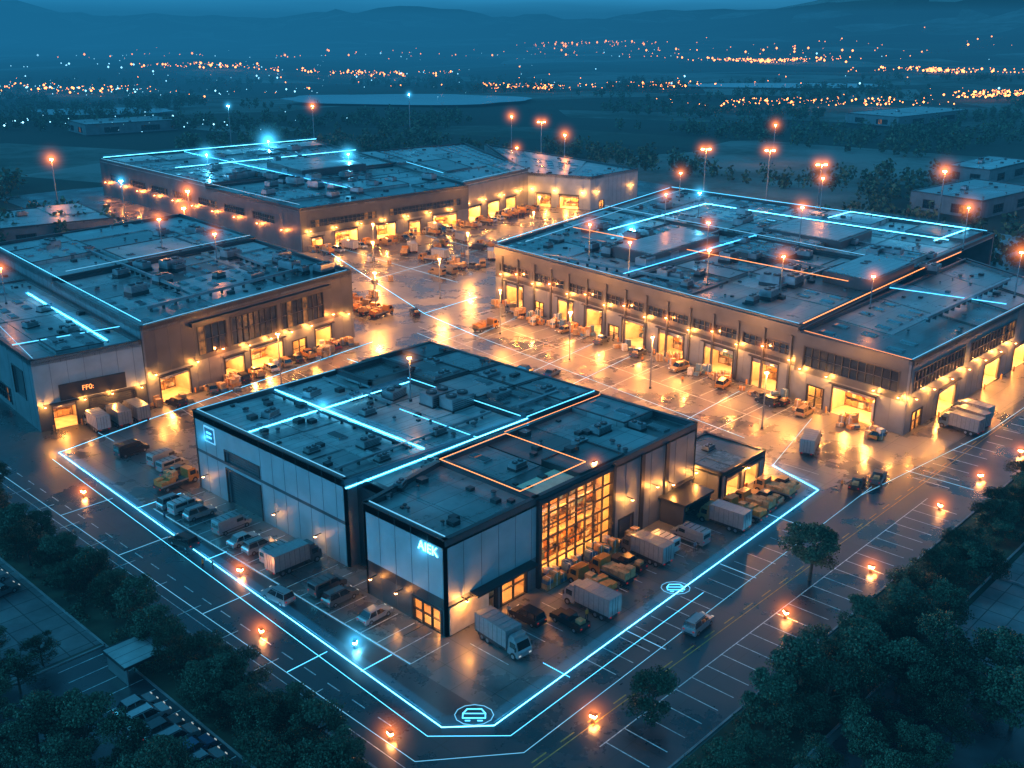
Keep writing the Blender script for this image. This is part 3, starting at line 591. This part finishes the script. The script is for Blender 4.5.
for x,y,z,h,k,e,R in((121,78,15,9,'orange',900,6.4),(172,92,15,9,'orange',900,7),(119.5,43,15,8,'orange',900,6),(122.7,26.7,15,8.5,'orange',900,6.4),(173,50,15,10,'orange',1200,7.4),(128,9,14.2,7,'orange',700,5.6),(196,16.5,15,11,'orange',1200,8),(159,-9,14,10,'orange',1200,7.2),(155,91,15,1.5,'cyan',2500,9),(186,90,15,8,'cyan',1500,7),
  (53,160,16,8,'orange',900,6.6),(55,138,16,7,'orange',900,6),(8.7,146,13.2,8,'orange',700,6),(29,39,12.7,7.5,'warm',500,3.8),(29,1.2,12.6,.9,'orange',400,3.6),(206,340,14,4,'cyan',8000,16),(190,260,17,3,'cyan',5000,11),(150,300,15,5,'cyan',5000,11),(240,214,14,8,'orange',900,7),(145,60,15.5,8,'orange',900,6),(205,110,16,9,'orange',1200,7),(116,62,14.6,8,'orange',900,5.4),(222,70,15.5,10,'orange',1200,7.4)):
    lamp(x,y,z,h,k,e,R,name='rooftop_lamp')
for x,y,h,k,d in((297,161,21,'orange',1),(303,135,22,'orange',1),(277,99,22,'orange',1),(325,277,23,'orange',1),(338,310,23,'orange',0),(293,424,25,'orange',0),(260,459,25,'cyan',0),(387,448,26,'cyan',0),(101,331,20,'orange',0),(232,8,22,'orange',0),(250,-10,22,'orange',1),(112,250,15,'orange',0),(108,290,15,'cyan',0),(300,240,21,'orange',0),(290,60,22,'orange',0),(96,225,14,'orange',0),(420,200,20,'orange',0),(380,30,20,'orange',0)):
    lamp(x,y,0,h,k,6000,10 if k=='orange' else 7.5,bool(d))
for x,y,k in((-8.8,31,'orange'),(-15.2,16.4,'orange'),(31.9,-27.4,'orange'),(-.4,-23,'orange'),(-17,-9.6,'orange'),(75.2,-29,'orange'),(90.6,-29.3,'orange'),(105.7,-30.4,'orange'),(-9,6.2,'cyan'),(-12,70,'orange'),(50,-30,'orange')):
    lamp(x,y,0,1.0,k,220,5.2,name='bollard_lamp')
for x,y in((88,120),(112,150),(97,85),(93,60),(90,36),(110,120),(140,140),(180,150),(130,172),(205,170),(82,150),(86,8),(40,92)):
    lamp(x,y,0,11,'warm',15000 if x>60 else 4000,4,name='added_yard_lamp')  # flood masts added to brighten and warm the yard
# ------------------------------------------------------------------ vehicles
def wheels(g,xs,W,r=.34):
    for x in xs:
        for s in(-1,1):
            a=s*(W/2-.24); b=s*(W/2+.01); g.ycyl(x,min(a,b),max(a,b),r,r,'tyre'); c=s*(W/2+.012); d=s*(W/2+.03); g.ycyl(x,min(c,d),max(c,d),r,r*.55,'metal',10)
def paint(name,c,met=.3,rough=.3):
    if name not in M: mk(name,c,rough,met,var=.08,scale=3)
    return name
def lights(g,L,W,z=.75):
    for s in(-1,1):
        y=s*(W/2-.28); g.box(L/2-.03,y-.17,z-.09,L/2+.03,y+.17,z+.09,'lamp_head'); g.box(-L/2-.03,y-.12,z-.05,-L/2+.03,y+.12,z+.1,'lamp_red')
def car(col,L=4.5,W=1.82,H=1.46,suv=False):
    g=G(); b=H*.6; a=L/2
    g.profile([(-a,.3),(a,.3),(a,b*.72),(a-.12,b*.84),(a*.5,b),(-a+.2,b+.02),(-a,b*.85)],W,col,.93)
    xb=-a+(.15 if suv else .55); xf=a*.5; t0=xb+(.2 if suv else .5); t1=xf-.75; w0=W/2*.9; w1=W/2*.74
    vs=[(xb,-w0,b),(xf,-w0,b),(xf,w0,b),(xb,w0,b),(t0,-w1,H),(t1,-w1,H),(t1,w1,H),(t0,w1,H)]
    g.add(vs,[[0,1,5,4],[1,2,6,5],[2,3,7,6],[3,0,4,7],[4,5,6,7]],'glass_dark')
    g.box(t0-.04,-w1-.02,H-.01,t1+.04,w1+.02,H+.05,col)
    for s in(-1,1):
        for x0,x1 in((t0-.06,xb-.05),((t0+t1)/2,(xb+xf)/2-.1),(t1,xf-.05)):
            g.add([(x0,s*w1+s*.02,H),(x0+.12,s*w1+s*.02,H),(x1+.14,s*w0+s*.02,b),(x1,s*w0+s*.02,b)],[[0,1,2,3]],col)
        g.box(xf-.45,s*(W/2+.09)-.09,b,xf-.3,s*(W/2+.09)+.09,b+.14,col)
        g.box(-a+.9,s*(W/2+.004)-.01,.22,a-.9,s*(W/2+.004)+.01,.34,'trim_black')
        if suv: g.box(t0+.1,s*w1*.9-.03,H+.05,t1-.1,s*w1*.9+.03,H+.11,'trim_black')
    g.box(a-.02,-.5,.42,a+.03,.5,.6,'trim_black'); g.box(-a-.03,-.6,.35,-a+.02,.6,.48,'trim_black')
    wheels(g,(-a+.85,a-.85),W,.33); lights(g,L,W,b*.75); return g.mesh('car')
def van(col,L=5.6,W=2.0,H=2.3):
    g=G(); a=L/2
    g.profile([(-a,.35),(a,.35),(a,.95),(a-.15,1.1),(a-.95,1.3),(a-1.6,H-.1),(a-1.9,H),(-a+.1,H),(-a,H-.15)],W,col,.88)
    g.add([(a-.93,-W*.42,1.33),(a-.93,W*.42,1.33),(a-1.55,W*.4,H-.18),(a-1.55,-W*.4,H-.18)],[[0,1,2,3]],'glass_dark')
    for s in(-1,1):
        g.box(a-2.5,s*(W/2-.04)-.03,1.35,a-1.45,s*(W/2-.04)+.03,1.85,'glass_dark'); g.box(-a+.4,s*(W/2-.05)-.03,1.35,a-2.7,s*(W/2-.05)+.03,1.8,'glass_dark' if L<5.4 else col)
        g.box(a-1.3,s*(W/2+.1)-.1,1.2,a-1.15,s*(W/2+.1)+.1,1.5,'trim_black')
        g.box(-a+.5,s*(W/2+.004)-.01,.6,a-1,s*(W/2+.004)+.01,.7,'trim_black')
    g.box(-a-.02,-.75,1.3,-a+.01,.75,1.9,'glass_dark')
    for i in range(4): g.box(-a+.6+i*.9,-W*.38,H,-a+.68+i*.9,W*.38,H+.06,'trim_black')
    wheels(g,(-a+1,a-.95),W,.36); lights(g,L,W,.85); return g.mesh('van')
def truck(cab,boxm,L=7.6,W=2.4,H=3.3,kind='box'):
    g=G(); a=L/2; cf=a; cb=a-1.9
    hc=2.5
    pts=[(cb,.5),(cf,.5),(cf,1.15),(cf-.12,1.35),(cf-.5,hc-.15),(cf-.8,hc),(cb,hc)]
    g.profile(pts,W*.94,cab,.88)
    g.add([(cf-.1,-W*.4,1.42),(cf-.1,W*.4,1.42),(cf-.46,W*.37,hc-.2),(cf-.46,-W*.37,hc-.2)],[[0,1,2,3]],'glass_dark')
    for s in(-1,1):
        g.box(cb+.4,s*W*.445-.03,1.45,cf-.55,s*W*.445+.03,hc-.35,'glass_dark'); g.box(cf-.35,s*(W/2+.08)-.08,1.4,cf-.2,s*(W/2+.08)+.08,1.9,'trim_black')
        g.box(-a+.5,s*W*.48-.04,.5,cb-1.2,s*W*.48+.04,.85,'trim_black')
    g.box(-a,-.5,.55,cb,.5,.85,'trim_black')
    if kind=='box':
        g.box(-a,-W/2,.9,cb-.12,W/2,H,boxm)
        for s in(-1,1):
            g.box(-a-.03,s*W/2-.05,.88,-a+.07,s*W/2+.05,H+.03,'metal'); g.box(-a,s*W/2-.04,H-.04,cb-.12,s*W/2+.04,H+.04,'metal'); g.box(-a,s*W/2-.04,.86,cb-.12,s*W/2+.04,.98,'trim_black')
            g.box(cb-.2,s*W/2-.05,.88,cb-.08,s*W/2+.05,H+.03,'metal')
            x=-a+.8
            while x<cb-.5: g.box(x,s*W/2-.02,1,x+.04,s*W/2+.02,H-.05,'seam'); x+=.8
        g.box(-a-.03,-.03,.95,-a-.005,.03,H-.05,'seam')
        for yy in(-.5,.5): g.box(-a-.04,yy-.02,1,-a-.01,yy+.02,H-.1,'trim_black')
        x=-a+1
        while x<cb-.6: g.box(x,-W/2+.06,H,x+.05,W/2-.06,H+.025,'metal'); x+=1
        g.box(cb+.2,-W*.38,hc,cf-.9,W*.38,hc+.35,cab)
    elif kind=='flat':
        g.box(-a,-W/2,.9,cb-.1,W/2,1.05,'trim_black'); rnd=random.Random(int(L*10)); x=-a+.2
        while x<cb-1.2:
            w=rnd.uniform(.9,1.5); h=rnd.uniform(.8,1.7)
            for yy in(-1,1):
                if rnd.random()<.85: g.box(x,min(0,yy*W*.46)+.04,1.05,x+w,max(0,yy*W*.46)-.04,1.05+h*rnd.uniform(.7,1),rnd.choice([boxm,'box_tan',boxm]))
            x+=w+.08
        for s in(-1,1): g.box(-a,s*W/2-.03,1.05,cb-.1,s*W/2+.03,1.3,'metal')
    wheels(g,(-a+1.2,-a+2.2,cf-.85) if L>7 else (-a+1.1,cf-.8),W*.98,.46); lights(g,L,W*.9,.75); return g.mesh('truck')
def pickup(col,L=5.2,W=1.9,H=1.75):
    g=G(); a=L/2
    g.profile([(-a,.45),(a,.45),(a,.95),(a-.15,1.08),(a-1.4,1.12),(-a+.02,1.12),(-a,1.0)],W,col,.95)
    b=1.12; xb=-a+1.9; xf=a-1.3; w0,w1=W*.45,W*.37
    g.add([(xb,-w0,b),(xf,-w0,b),(xf,w0,b),(xb,w0,b),(xb+.15,-w1,H),(xf-.6,-w1,H),(xf-.6,w1,H),(xb+.15,w1,H)],[[0,1,5,4],[1,2,6,5],[2,3,7,6],[3,0,4,7],[4,5,6,7]],'glass_dark')
    g.box(xb+.1,-w1-.02,H-.01,xf-.55,w1+.02,H+.05,col)
    g.box(-a+.1,-W/2+.1,1.122,xb-.1,W/2-.1,1.135,'trim_black')
    for s in(-1,1): g.box(-a+.05,s*(W/2-.05)-.05,1.12,xb,s*(W/2-.05)+.05,1.3,col)
    g.box(-a,-W/2+.05,1.12,-a+.1,W/2-.05,1.3,col); g.box(-a+.4,-.5,1.135,-a+1.3,.4,1.6,'box_tan')
    wheels(g,(-a+1,a-.95),W,.38); lights(g,L,W,.85); return g.mesh('pickup')
cols={'p_black':(.02,.022,.025),'p_silver':(.3,.32,.34),'p_white':(.5,.52,.54),'p_grey':(.1,.11,.12),'p_orange':(.5,.24,.05),'p_blue':(.08,.15,.25),'p_tan':(.33,.23,.12),'p_red':(.25,.04,.03)}
for k,v in cols.items(): paint(k,v)
VM={}
def V(kind,col,x,y,h,jit=True):
    """h heading in degrees, 0=+X, 90=+Y"""
    k=(kind,col)
    if k not in VM:
        VM[k]={'car':lambda:car(col),'suv':lambda:car(col,4.7,1.9,1.78,True),'van':lambda:van(col),'minivan':lambda:van(col,5.0,1.95,2.0),'box':lambda:truck(col,'p_silver' if col!='p_orange' else 'box_orange'),
          'boxw':lambda:truck(col,'p_white',7.2),'flat':lambda:truck(col,'box_orange',7.0,kind='flat'),'flat2':lambda:truck(col,'box_tan',6.4,kind='flat'),'pickup':lambda:pickup(col)}[kind]()
    nm={'car':'parked_car','suv':'parked_suv','van':'delivery_van','minivan':'passenger_van','box':'box_truck','boxw':'box_truck','flat':'flatbed_truck','flat2':'flatbed_truck','pickup':'pickup_truck'}[kind]
    inst(nm,VM[k],(x,y,.03 if x<-25 else .006),math.radians(h+(random.uniform(-3,3) if jit else 0)))
for a in (('suv','p_black',-9.6,44,95),('van','p_black',1.5,80.5,5),('van','p_silver',3.5,73,5),('minivan','p_silver',3,69.6,5),('pickup','p_grey',2,66.4,5),('flat','p_orange',0,63.0,5),('suv','p_silver',-4,57,0),('minivan','p_white',-3.6,54,0),
  ('van','p_silver',-2.2,43.4,2),('van','p_silver',-2.4,31,2),('box','p_grey',-2.5,27.6,2),('minivan','p_grey',-3.2,19.3,0),('suv','p_grey',-3.6,16.1,0),('suv','p_silver',-9,21.9,92),('car','p_silver',-3.2,9.6,0),('suv','p_silver',-3.2,50.6,0),('suv','p_silver',-3,35.2,0),('car','p_white',-3.4,38.6,0),
  ('box','p_silver',3.4,-6.2,-92),('box','p_silver',16.8,-8.6,90),('pickup','p_black',12.2,-9,88),('flat','p_orange',21,-5.4,90),('flat2','p_orange',25,-5.6,90),('pickup','p_black',28.6,-5.4,90),('box','p_grey',32.4,-5.6,90),('van','p_white',36.2,-5.2,90),('suv','p_black',9.5,-4.5,90),
  ('box','p_tan',48.2,-8,90),('van','p_silver',41,-7,92),('flat','p_orange',53,-8.4,90),('flat2','p_orange',56.4,-8.2,90),('pickup','p_tan',59.6,-8.2,90),('flat2','p_tan',62.8,-8,90),('pickup','p_orange',66,-7.6,90),
  ('box','p_silver',83,-3.2,20),('pickup','p_black',74.3,-16.1,15),('pickup','p_grey',78.7,-17.5,15),('suv','p_silver',22.5,-20.8,2),
  ('box','p_blue',110,-18.5,80),('box','p_silver',113.8,-18.3,80),('boxw','p_blue',117.6,-17.5,85),('suv','p_black',98,14,80),('car','p_grey',100,17,60),
  ('flat','p_orange',97,90,0),('pickup','p_black',94.4,112.5,60),('flat','p_orange',88,118,10),('flat2','p_orange',87.5,122,10),('flat','p_tan',88,126,10),('flat2','p_orange',88.5,130,10),('flat','p_orange',89.5,134,10),
  ('car','p_blue',82.7,56,10),('car','p_black',80,62,100),('boxw','p_blue',3,96.3,85),('box','p_blue',6.8,96,85),('box','p_silver',10.4,96,85),('suv','p_black',19,96.5,95),('car','p_grey',28.2,99,70),('suv','p_black',36,100,80),('pickup','p_tan',40,101,80),('car','p_white',44,101.5,80),('suv','p_tan',48,102.5,80),('car','p_black',51.5,103,80),('pickup','p_orange',55,103.5,80),('suv','p_silver',59,103.8,80),('car','p_red',63,104.5,80),
  ('suv','p_silver',-33,53,10),('car','p_grey',-33,49,10)): V(*a)
for i,c in enumerate(('p_silver','p_white','p_grey','p_silver','p_blue','p_silver')): V('suv' if i%2 else 'car',c,-32.4+random.uniform(-.4,.4),14-i*2.7,3)
for i,c in enumerate(('p_silver','p_black','p_white')): V('suv' if i%2 else 'car',c,-46.5,22-i*2.7,3)
rnd=random.Random(77)
for row,(y0,n_) in enumerate(((139,8),(153,9),(168,8))):
    for i in range(n_):
        if rnd.random()<.72: V(rnd.choice(['flat','boxw','box','van','suv','pickup','van','flat2']),rnd.choice(['p_orange','p_tan','p_grey','p_silver','p_black']),124+i*4.4+row*6,y0+i*.6+rnd.uniform(-2.5,2.5),92+rnd.uniform(-14,14) if rnd.random()<.8 else rnd.uniform(20,60))
for i in range(16):
    if rnd.random()<.8: V(rnd.choice(['flat','flat2','boxw','suv','pickup','van']),rnd.choice(['p_orange','p_tan','p_white','p_grey','p_silver']),124+i*4.4,188+rnd.uniform(-2,1),rnd.choice([90,270]))
for i in range(9): V(rnd.choice(['flat','suv','pickup','van']),rnd.choice(['p_orange','p_tan','p_white','p_grey']),196+i*4.4,189+i*.9,90)
for y in (94,85.5,75,63,51,38.5,26,13,6,-9):
    x=100.5+(y+12)*.154
    V(rnd.choice(['pickup','suv','car','flat2','pickup']),rnd.choice(['p_grey','p_black','p_tan','p_orange']),x-rnd.uniform(4,6),y,rnd.choice([80,172,0,10]))
def crate(seed):
    g=G(); r=random.Random(seed)
    for ix in range(r.randint(1,3)):
        for iy in range(r.randint(1,2)):
            x,y=ix*1.35,iy*1.3
            for k in range(3): g.box(x,y+k*.5,0,x+1.2,y+k*.5+.12,.1,'rack')
            for k in range(5): g.box(x+k*.26,y,.1,x+k*.26+.2,y+1.12,.14,'box_tan')
            z=.14
            for lv in range(r.randint(1,3)):
                h=r.uniform(.5,.8); g.box(x+.04*lv,y+.03,z,x+1.16-.03*lv,y+1.08,z+h,r.choice(['box_tan','box_orange','box_white','box_tan','box_blue'])); g.box(x+.5,y+.025,z,x+.6,y+1.085,z+h+.004,'paint_white'); z+=h+.01
    return g.mesh('cargo_pallet')
CM=[crate(i) for i in range(8)]
for i in range(105):
    r=rnd.random()
    if r<.45: y=rnd.uniform(-10,106); x=100.5+(y+12)*.154-rnd.uniform(1.5,5)
    elif r<.65: x=rnd.uniform(16,70); y=99.5+(x-15)*.158-rnd.uniform(1.2,4)
    elif r<.78: x=rnd.uniform(122,190); y=195-rnd.uniform(2,6)
    elif r<.88: x=rnd.uniform(95,180); y=rnd.uniform(128,175)
    else: x=rnd.uniform(15,52); y=-rnd.uniform(1,1.8)
    inst('cargo_pallet',rnd.choice(CM),(x,y,.006),rnd.uniform(0,6.28) if r<.88 else 0)
# ------------------------------------------------------------------ people
def person(seed,cloth):
    me=bpy.data.meshes.new('person')
    V_=[(0,0,.95),(0,0,1.2),(0,0,1.42),(0,0,1.52),(0,.02,1.63),(0,.02,1.74),(-.1,0,.9),(-.12,.05,.5),(-.12,-.02,.08),(-.12,.14,.04),(.1,0,.9),(.12,-.03,.5),(.12,-.12,.08),(.12,.04,.04),(-.2,0,1.4),(-.26,-.04,1.12),(-.25,.08,.87),(.2,0,1.4),(.26,.02,1.12),(.25,.14,.9),(-.25,.1,.8),(.25,.17,.82)]
    E_=[(0,1),(1,2),(2,3),(3,4),(4,5),(0,6),(6,7),(7,8),(8,9),(0,10),(10,11),(11,12),(12,13),(2,14),(14,15),(15,16),(2,17),(17,18),(18,19),(16,20),(19,21)]
    R=[.15,.14,.16,.06,.1,.09,.1,.075,.05,.04,.1,.075,.05,.04,.075,.05,.035,.075,.05,.035,.03,.03]
    me.from_pydata(V_,E_,[]); o=bpy.data.objects.new('person',me); COL.objects.link(o)
    md=o.modifiers.new('s','SKIN'); 
    for i,r in enumerate(R): me.skin_vertices[0].data[i].radius=(r,r*.8)
    me.skin_vertices[0].data[0].use_root=True
    o.modifiers.new('ss','SUBSURF').levels=1
    dg=bpy.context.evaluated_depsgraph_get(); m2=bpy.data.meshes.new_from_object(o.evaluated_get(dg)); bpy.data.objects.remove(o)
    m2.materials.clear()
    for n_ in(cloth,'trousers','skin','hair'): m2.materials.append(M[n_])
    for p in m2.polygons:
        c=p.center; p.material_index=3 if c.z>1.7 or (c.z>1.6 and c.y<-.02) else 2 if c.z>1.5 or (abs(c.x)>.19 and c.z<.9) else 1 if c.z<.95 else 0; p.use_smooth=True
    return m2
mk('skin',(.45,.28,.2),.6); mk('hair',(.03,.02,.015),.8); mk('trousers',(.03,.035,.05),.8); mk('hivis',(.7,.3,.05),.7)
PMs=[person(0,'hivis'),person(1,'box_blue')]
for x,y in((-11.4,36),(-10.6,34.8),(72,-14.6),(14.5,-9.8),(8.5,-2.2),(97,33),(102,47),(30,96),(92,75),(-7.6,53),(38.5,-9.5)): inst('person',random.choice(PMs),(x,y,.006),random.uniform(0,6.28))
# ------------------------------------------------------------------ trees
def tree(seed,h,r,nl):
    g=G(); rd=random.Random(seed); rs=np.random.RandomState(seed)
    def limb(p,q,r0,r1):
        p=Vector(p);q=Vector(q); d=(q-p).normalized(); a=d.orthogonal().normalized(); b=d.cross(a); n=6
        vs=[p+a*r0*math.cos(i*1.0472)+b*r0*math.sin(i*1.0472) for i in range(n)]+[q+a*r1*math.cos(i*1.0472)+b*r1*math.sin(i*1.0472) for i in range(n)]
        g.add(vs,[[i,(i+1)%n,n+(i+1)%n,n+i] for i in range(n)],'bark')
    limb((0,0,0),(.1,.05,h*.35),.028*h,.02*h); limb((.1,.05,h*.35),(0,.1,h*.8),.02*h,.007*h)
    cl=[]
    for i in range(19):
        a=i*2.4+rd.random(); zz=h*rd.uniform(.3,.92); rr=r*rd.uniform(.35,1)*(1-.45*abs(zz/h-.55)*2)
        c=(rr*math.cos(a),rr*math.sin(a),zz); limb((.05,.05,zz*.72),c,.012*h,.004*h); cl.append((c,r*rd.uniform(.22,.42)))
    cl.append(((0,0,h*.92),r*.3))
    for c,cr in cl:
        k=int(nl/len(cl)); d=rs.normal(size=(k,3)); d/=np.linalg.norm(d,axis=1)[:,None]; p=np.array(c)+d*cr*(rs.uniform(.15,1.1,size=(k,1))**.6)*np.array([1.2,1.2,.7])
        for q in p:
            u=Vector(rs.normal(size=3)).normalized(); v=u.orthogonal().normalized(); s=rd.uniform(.09,.19)*(h/8)**.5; q=Vector(q)
            g.add([q-u*s,q+v*s*.7,q+u*s,q-v*s*.7],[[0,1,2,3]],'leaf')
    return g.mesh('tree')
TM=[tree(i,8,3.2,6500) for i in range(4)]
def plant(x,y,s,name='tree'): inst(name,random.choice(TM),(x,y,.0),random.uniform(0,6.28),(s,s,s*random.uniform(.85,1.1)))
plant(42.5,-25,1.15)
rt=random.Random(3)
for i in range(64):
    y=rt.uniform(-30,95); plant(rt.uniform(-28,-22.5),y,rt.uniform(.4,.85))
for i in range(14): plant(rt.uniform(-58,-30),rt.uniform(62,82),rt.uniform(.5,.9))
for x,y,s in((-40,9.5,.95),(-43,14,.85),(-38,5,.8),(-46,12,.8),(-41,13,.8),(-44,7,.9),(-48,16,.8),(-41,29.5,.7),(-36,29.5,.6),(-21.5,80,.8),(-24,88,.9),(4,-27.5,.85),(-31,-8,.9),(-36,-7,.8),(-27,-12,.9),(-47,31,.8),(-39,44,.7),(-39,56,.8),(-40,36,.7),(-44,24,.8),(-40,26,.7),(-50,40,.8),(-37,0,.8),(-40,-3,.9)): plant(x,y,s)
for i in range(90): plant(rt.uniform(-5,230),rt.uniform(-41.5,-35),rt.uniform(.4,.95))
for i in range(22): plant(rt.uniform(-5,34),rt.uniform(-60,-43),rt.uniform(.5,.9))
for i in range(16): plant(rt.uniform(30,140),rt.choice([rt.uniform(-70,-62.5),rt.uniform(-44,-42)]),rt.uniform(.5,.8))
for i in range(8): plant(rt.uniform(28,35.5),rt.uniform(-62,-40),rt.uniform(.6,1))
def mass(name,pts,nl,R,Hh,s,seed,mat='leaf'):
    rs=np.random.RandomState(seed); P=np.repeat(np.array(pts),nl,axis=0); n=len(P)
    d=rs.normal(size=(n,3)); d/=np.linalg.norm(d,axis=1)[:,None]; sc=np.repeat(rs.uniform(.6,1.3,size=len(pts)),nl)[:,None]
    C_=P+d*np.array([R,R,Hh])*sc*rs.uniform(.4,1,size=(n,1)); C_[:,2]+=(Hh*sc[:,0])
    u=rs.normal(size=(n,3)); u/=np.linalg.norm(u,axis=1)[:,None]; w=np.cross(u,rs.normal(size=(n,3))); w/=np.linalg.norm(w,axis=1)[:,None]
    S=s*rs.uniform(.6,1.3,size=(n,1)); v=np.stack([C_-u*S,C_+w*S*.7,C_+u*S,C_-w*S*.7],1).reshape(-1,3)
    me=bpy.data.meshes.new(name); me.vertices.add(4*n); me.vertices.foreach_set('co',v.ravel()); me.loops.add(4*n); me.loops.foreach_set('vertex_index',np.arange(4*n)); me.polygons.add(n); me.polygons.foreach_set('loop_start',np.arange(0,4*n,4)); me.update(calc_edges=True); me.materials.append(M[mat])
    o=bpy.data.objects.new(name,me); COL.objects.link(o)
mass('shrubs',[(rt.uniform(-28.6,-21.9),rt.uniform(-50,200),0) for i in range(460)]+[(rt.uniform(-15,240),rt.uniform(-41.8,-34),0) for i in range(560)]+[(rt.uniform(-49,-37.5),rt.uniform(-4,17),0) for i in range(60)],70,.9,.6,.14,1)
pts=[]
while len(pts)<6000:
    a=rt.uniform(-.35,2.0); rr=rt.uniform(60,1500)**1.0
    x=-60+rr*math.cos(a); y=-60+rr*math.sin(a)
    if x<-28 and y<110: continue
    if (-32<x<105 and -60<y<262) or (100<x<240 and -40<y<385) or (96<x<345 and -35<y<365 and (y>100 or x<240)): continue
    if y<-30 and x<160: continue
    if (300<x<390 and -16<y<92) or(385<x<476 and -16<y<113): continue
    nz=noise.noise(Vector((x*.008,y*.008,5)))
    near=(240<x<420 and -30<y<330) or (x<100 and y<420)
    if nz< (-.25 if near else .05): continue
    if 470<x<750 and 555<y<860: continue
    pts.append((x,y,tz(x,y)))
mass('distant_trees',pts,46,3.2,4.4,.95,2)
# ------------------------------------------------------------------ distant town lights
def lightsmesh(name,mat,centers,n,seed):
    r=random.Random(seed); g=G()
    for i in range(n):
        cx,cy,sx,ang=r.choice(centers); a=r.gauss(0,sx); b=r.gauss(0,sx*.3); x=cx+a*math.cos(ang)-b*math.sin(ang); y=cy+a*math.sin(ang)+b*math.cos(ang)
        if noise.noise(Vector((x*.006,y*.006,2)))<-.05 and r.random()<.8: continue
        d=math.hypot(x,y); s=d*.00045*r.choice([.5,.6,.8,1,1,1.5,2.4]); z=tz(x,y)+r.uniform(3,9)
        g.add([(x-s,y,z),(x,y-s,z),(x+s,y,z),(x,y+s,z),(x,y,z-s),(x,y,z+s)],[[0,1,5],[1,2,5],[2,3,5],[3,0,5],[1,0,4],[2,1,4],[3,2,4],[0,3,4]],mat)
    g.obj(name)
A0=-.81
cen=[(905,650,40,A0),(1520,577,60,A0),(1016,296,25,A0),(733,413,30,A0),(2458,1960,120,A0),(828,731,45,A0),(1003,1221,60,A0),(812,1423,80,A0),(464,1063,80,A0),(1814,1015,100,A0),(1814,1015,60,A0),(816,326,40,A0),(1016,296,30,A0),(1520,577,30,A0),(1700,1500,600,A0),(900,900,500,A0),(2400,1300,700,A0)]
lightsmesh('town_lights','town_warm',cen,1900,1); lightsmesh('town_lights','town_cool',[(700,1000,500,A0),(464,1063,150,A0),(812,1423,300,A0),(1400,1700,700,A0),(225,668,100,A0)],420,2)
# ------------------------------------------------------------------ haze over the valley, with a brighter bank to the left
def haze(x0,y0,x1,y1,z1,SG,col):
    g=G(); g.box(x0,y0,-60-z1*.1,x1,y1,z1,'terrain'); hz=g.obj('haze')
    m=bpy.data.materials.new('haze'); m.use_nodes=True; nt=m.node_tree; nt.nodes.clear(); o=nt.nodes.new('ShaderNodeOutputMaterial'); ab=nt.nodes.new('ShaderNodeVolumeAbsorption'); em=nt.nodes.new('ShaderNodeEmission'); ad=nt.nodes.new('ShaderNodeAddShader')
    ab.inputs['Color'].default_value=(0,0,0,1); ab.inputs['Density'].default_value=SG; em.inputs[0].default_value=[*col,1]; em.inputs[1].default_value=SG
    nt.links.new(ab.outputs[0],ad.inputs[0]); nt.links.new(em.outputs[0],ad.inputs[1]); nt.links.new(ad.outputs[0],o.inputs['Volume']); m.cycles.emission_sampling='NONE'; hz.data.materials.clear(); hz.data.materials.append(m)
haze(-1500,-1500,3000,3200,100,.0004,(.01,.12,.25)); haze(-1400,700,1500,5500,230,.00045,(.009,.18,.38))
# ------------------------------------------------------------------ world, sun, camera
w=bpy.data.worlds.new('World'); SC.world=w; w.use_nodes=True; nt=w.node_tree; bg=nt.nodes['Background']
sky=nt.nodes.new('ShaderNodeTexSky'); sky.sky_type='NISHITA'; sky.sun_disc=False; sky.sun_elevation=math.radians(4); sky.sun_rotation=math.radians(-60); sky.altitude=200
bw=nt.nodes.new('ShaderNodeRGBToBW'); nt.links.new(sky.outputs[0],bw.inputs[0])
mx=nt.nodes.new('ShaderNodeMix'); mx.data_type='RGBA'; mx.blend_type='MULTIPLY'; mx.inputs[0].default_value=1; mx.inputs[7].default_value=(.06,.5,.95,1)
tc=nt.nodes.new('ShaderNodeTexCoord'); mp=nt.nodes.new('ShaderNodeMapping'); mp.inputs['Scale'].default_value=(2,2,22); nz=nt.nodes.new('ShaderNodeTexNoise'); nz.inputs['Scale'].default_value=1.6; nz.inputs['Detail'].default_value=7
cm=nt.nodes.new('ShaderNodeMapRange'); cm.inputs[1].default_value=.3; cm.inputs[2].default_value=.7; cm.inputs[3].default_value=.6; cm.inputs[4].default_value=1.3
m2=nt.nodes.new('ShaderNodeMix'); m2.data_type='RGBA'; m2.blend_type='MULTIPLY'; m2.inputs[0].default_value=1
nt.links.new(tc.outputs['Generated'],mp.inputs[0]); nt.links.new(mp.outputs[0],nz.inputs['Vector']); nt.links.new(nz.outputs[0],cm.inputs[0])
nt.links.new(bw.outputs[0],mx.inputs[6]); nt.links.new(mx.outputs[2],m2.inputs[6]); nt.links.new(cm.outputs[0],m2.inputs[7]); nt.links.new(m2.outputs[2],bg.inputs[0]); bg.inputs[1].default_value=.62
sd=bpy.data.lights.new('sun','SUN'); sd.energy=.85; sd.angle=math.radians(14); sd.color=(.07,.62,.95); so=bpy.data.objects.new('sun',sd); COL.objects.link(so)
so.rotation_euler=(math.radians(60),0,math.radians(-150))
cd=bpy.data.cameras.new('camera'); cd.sensor_width=36; cd.lens=36*1040/1024; cd.clip_end=30000; cd.clip_start=.5
co=bpy.data.objects.new('camera',cd); COL.objects.link(co); co.location=(-73.2,-80.2,70); co.rotation_euler=(math.radians(90-19.19),0,math.radians(43.47-90)); SC.camera=co
SC.view_settings.view_transform='Standard'; SC.view_settings.look='None'; SC.view_settings.exposure=0
print('objects',len(bpy.data.objects),'verts',sum(len(m.vertices) for m in bpy.data.meshes))
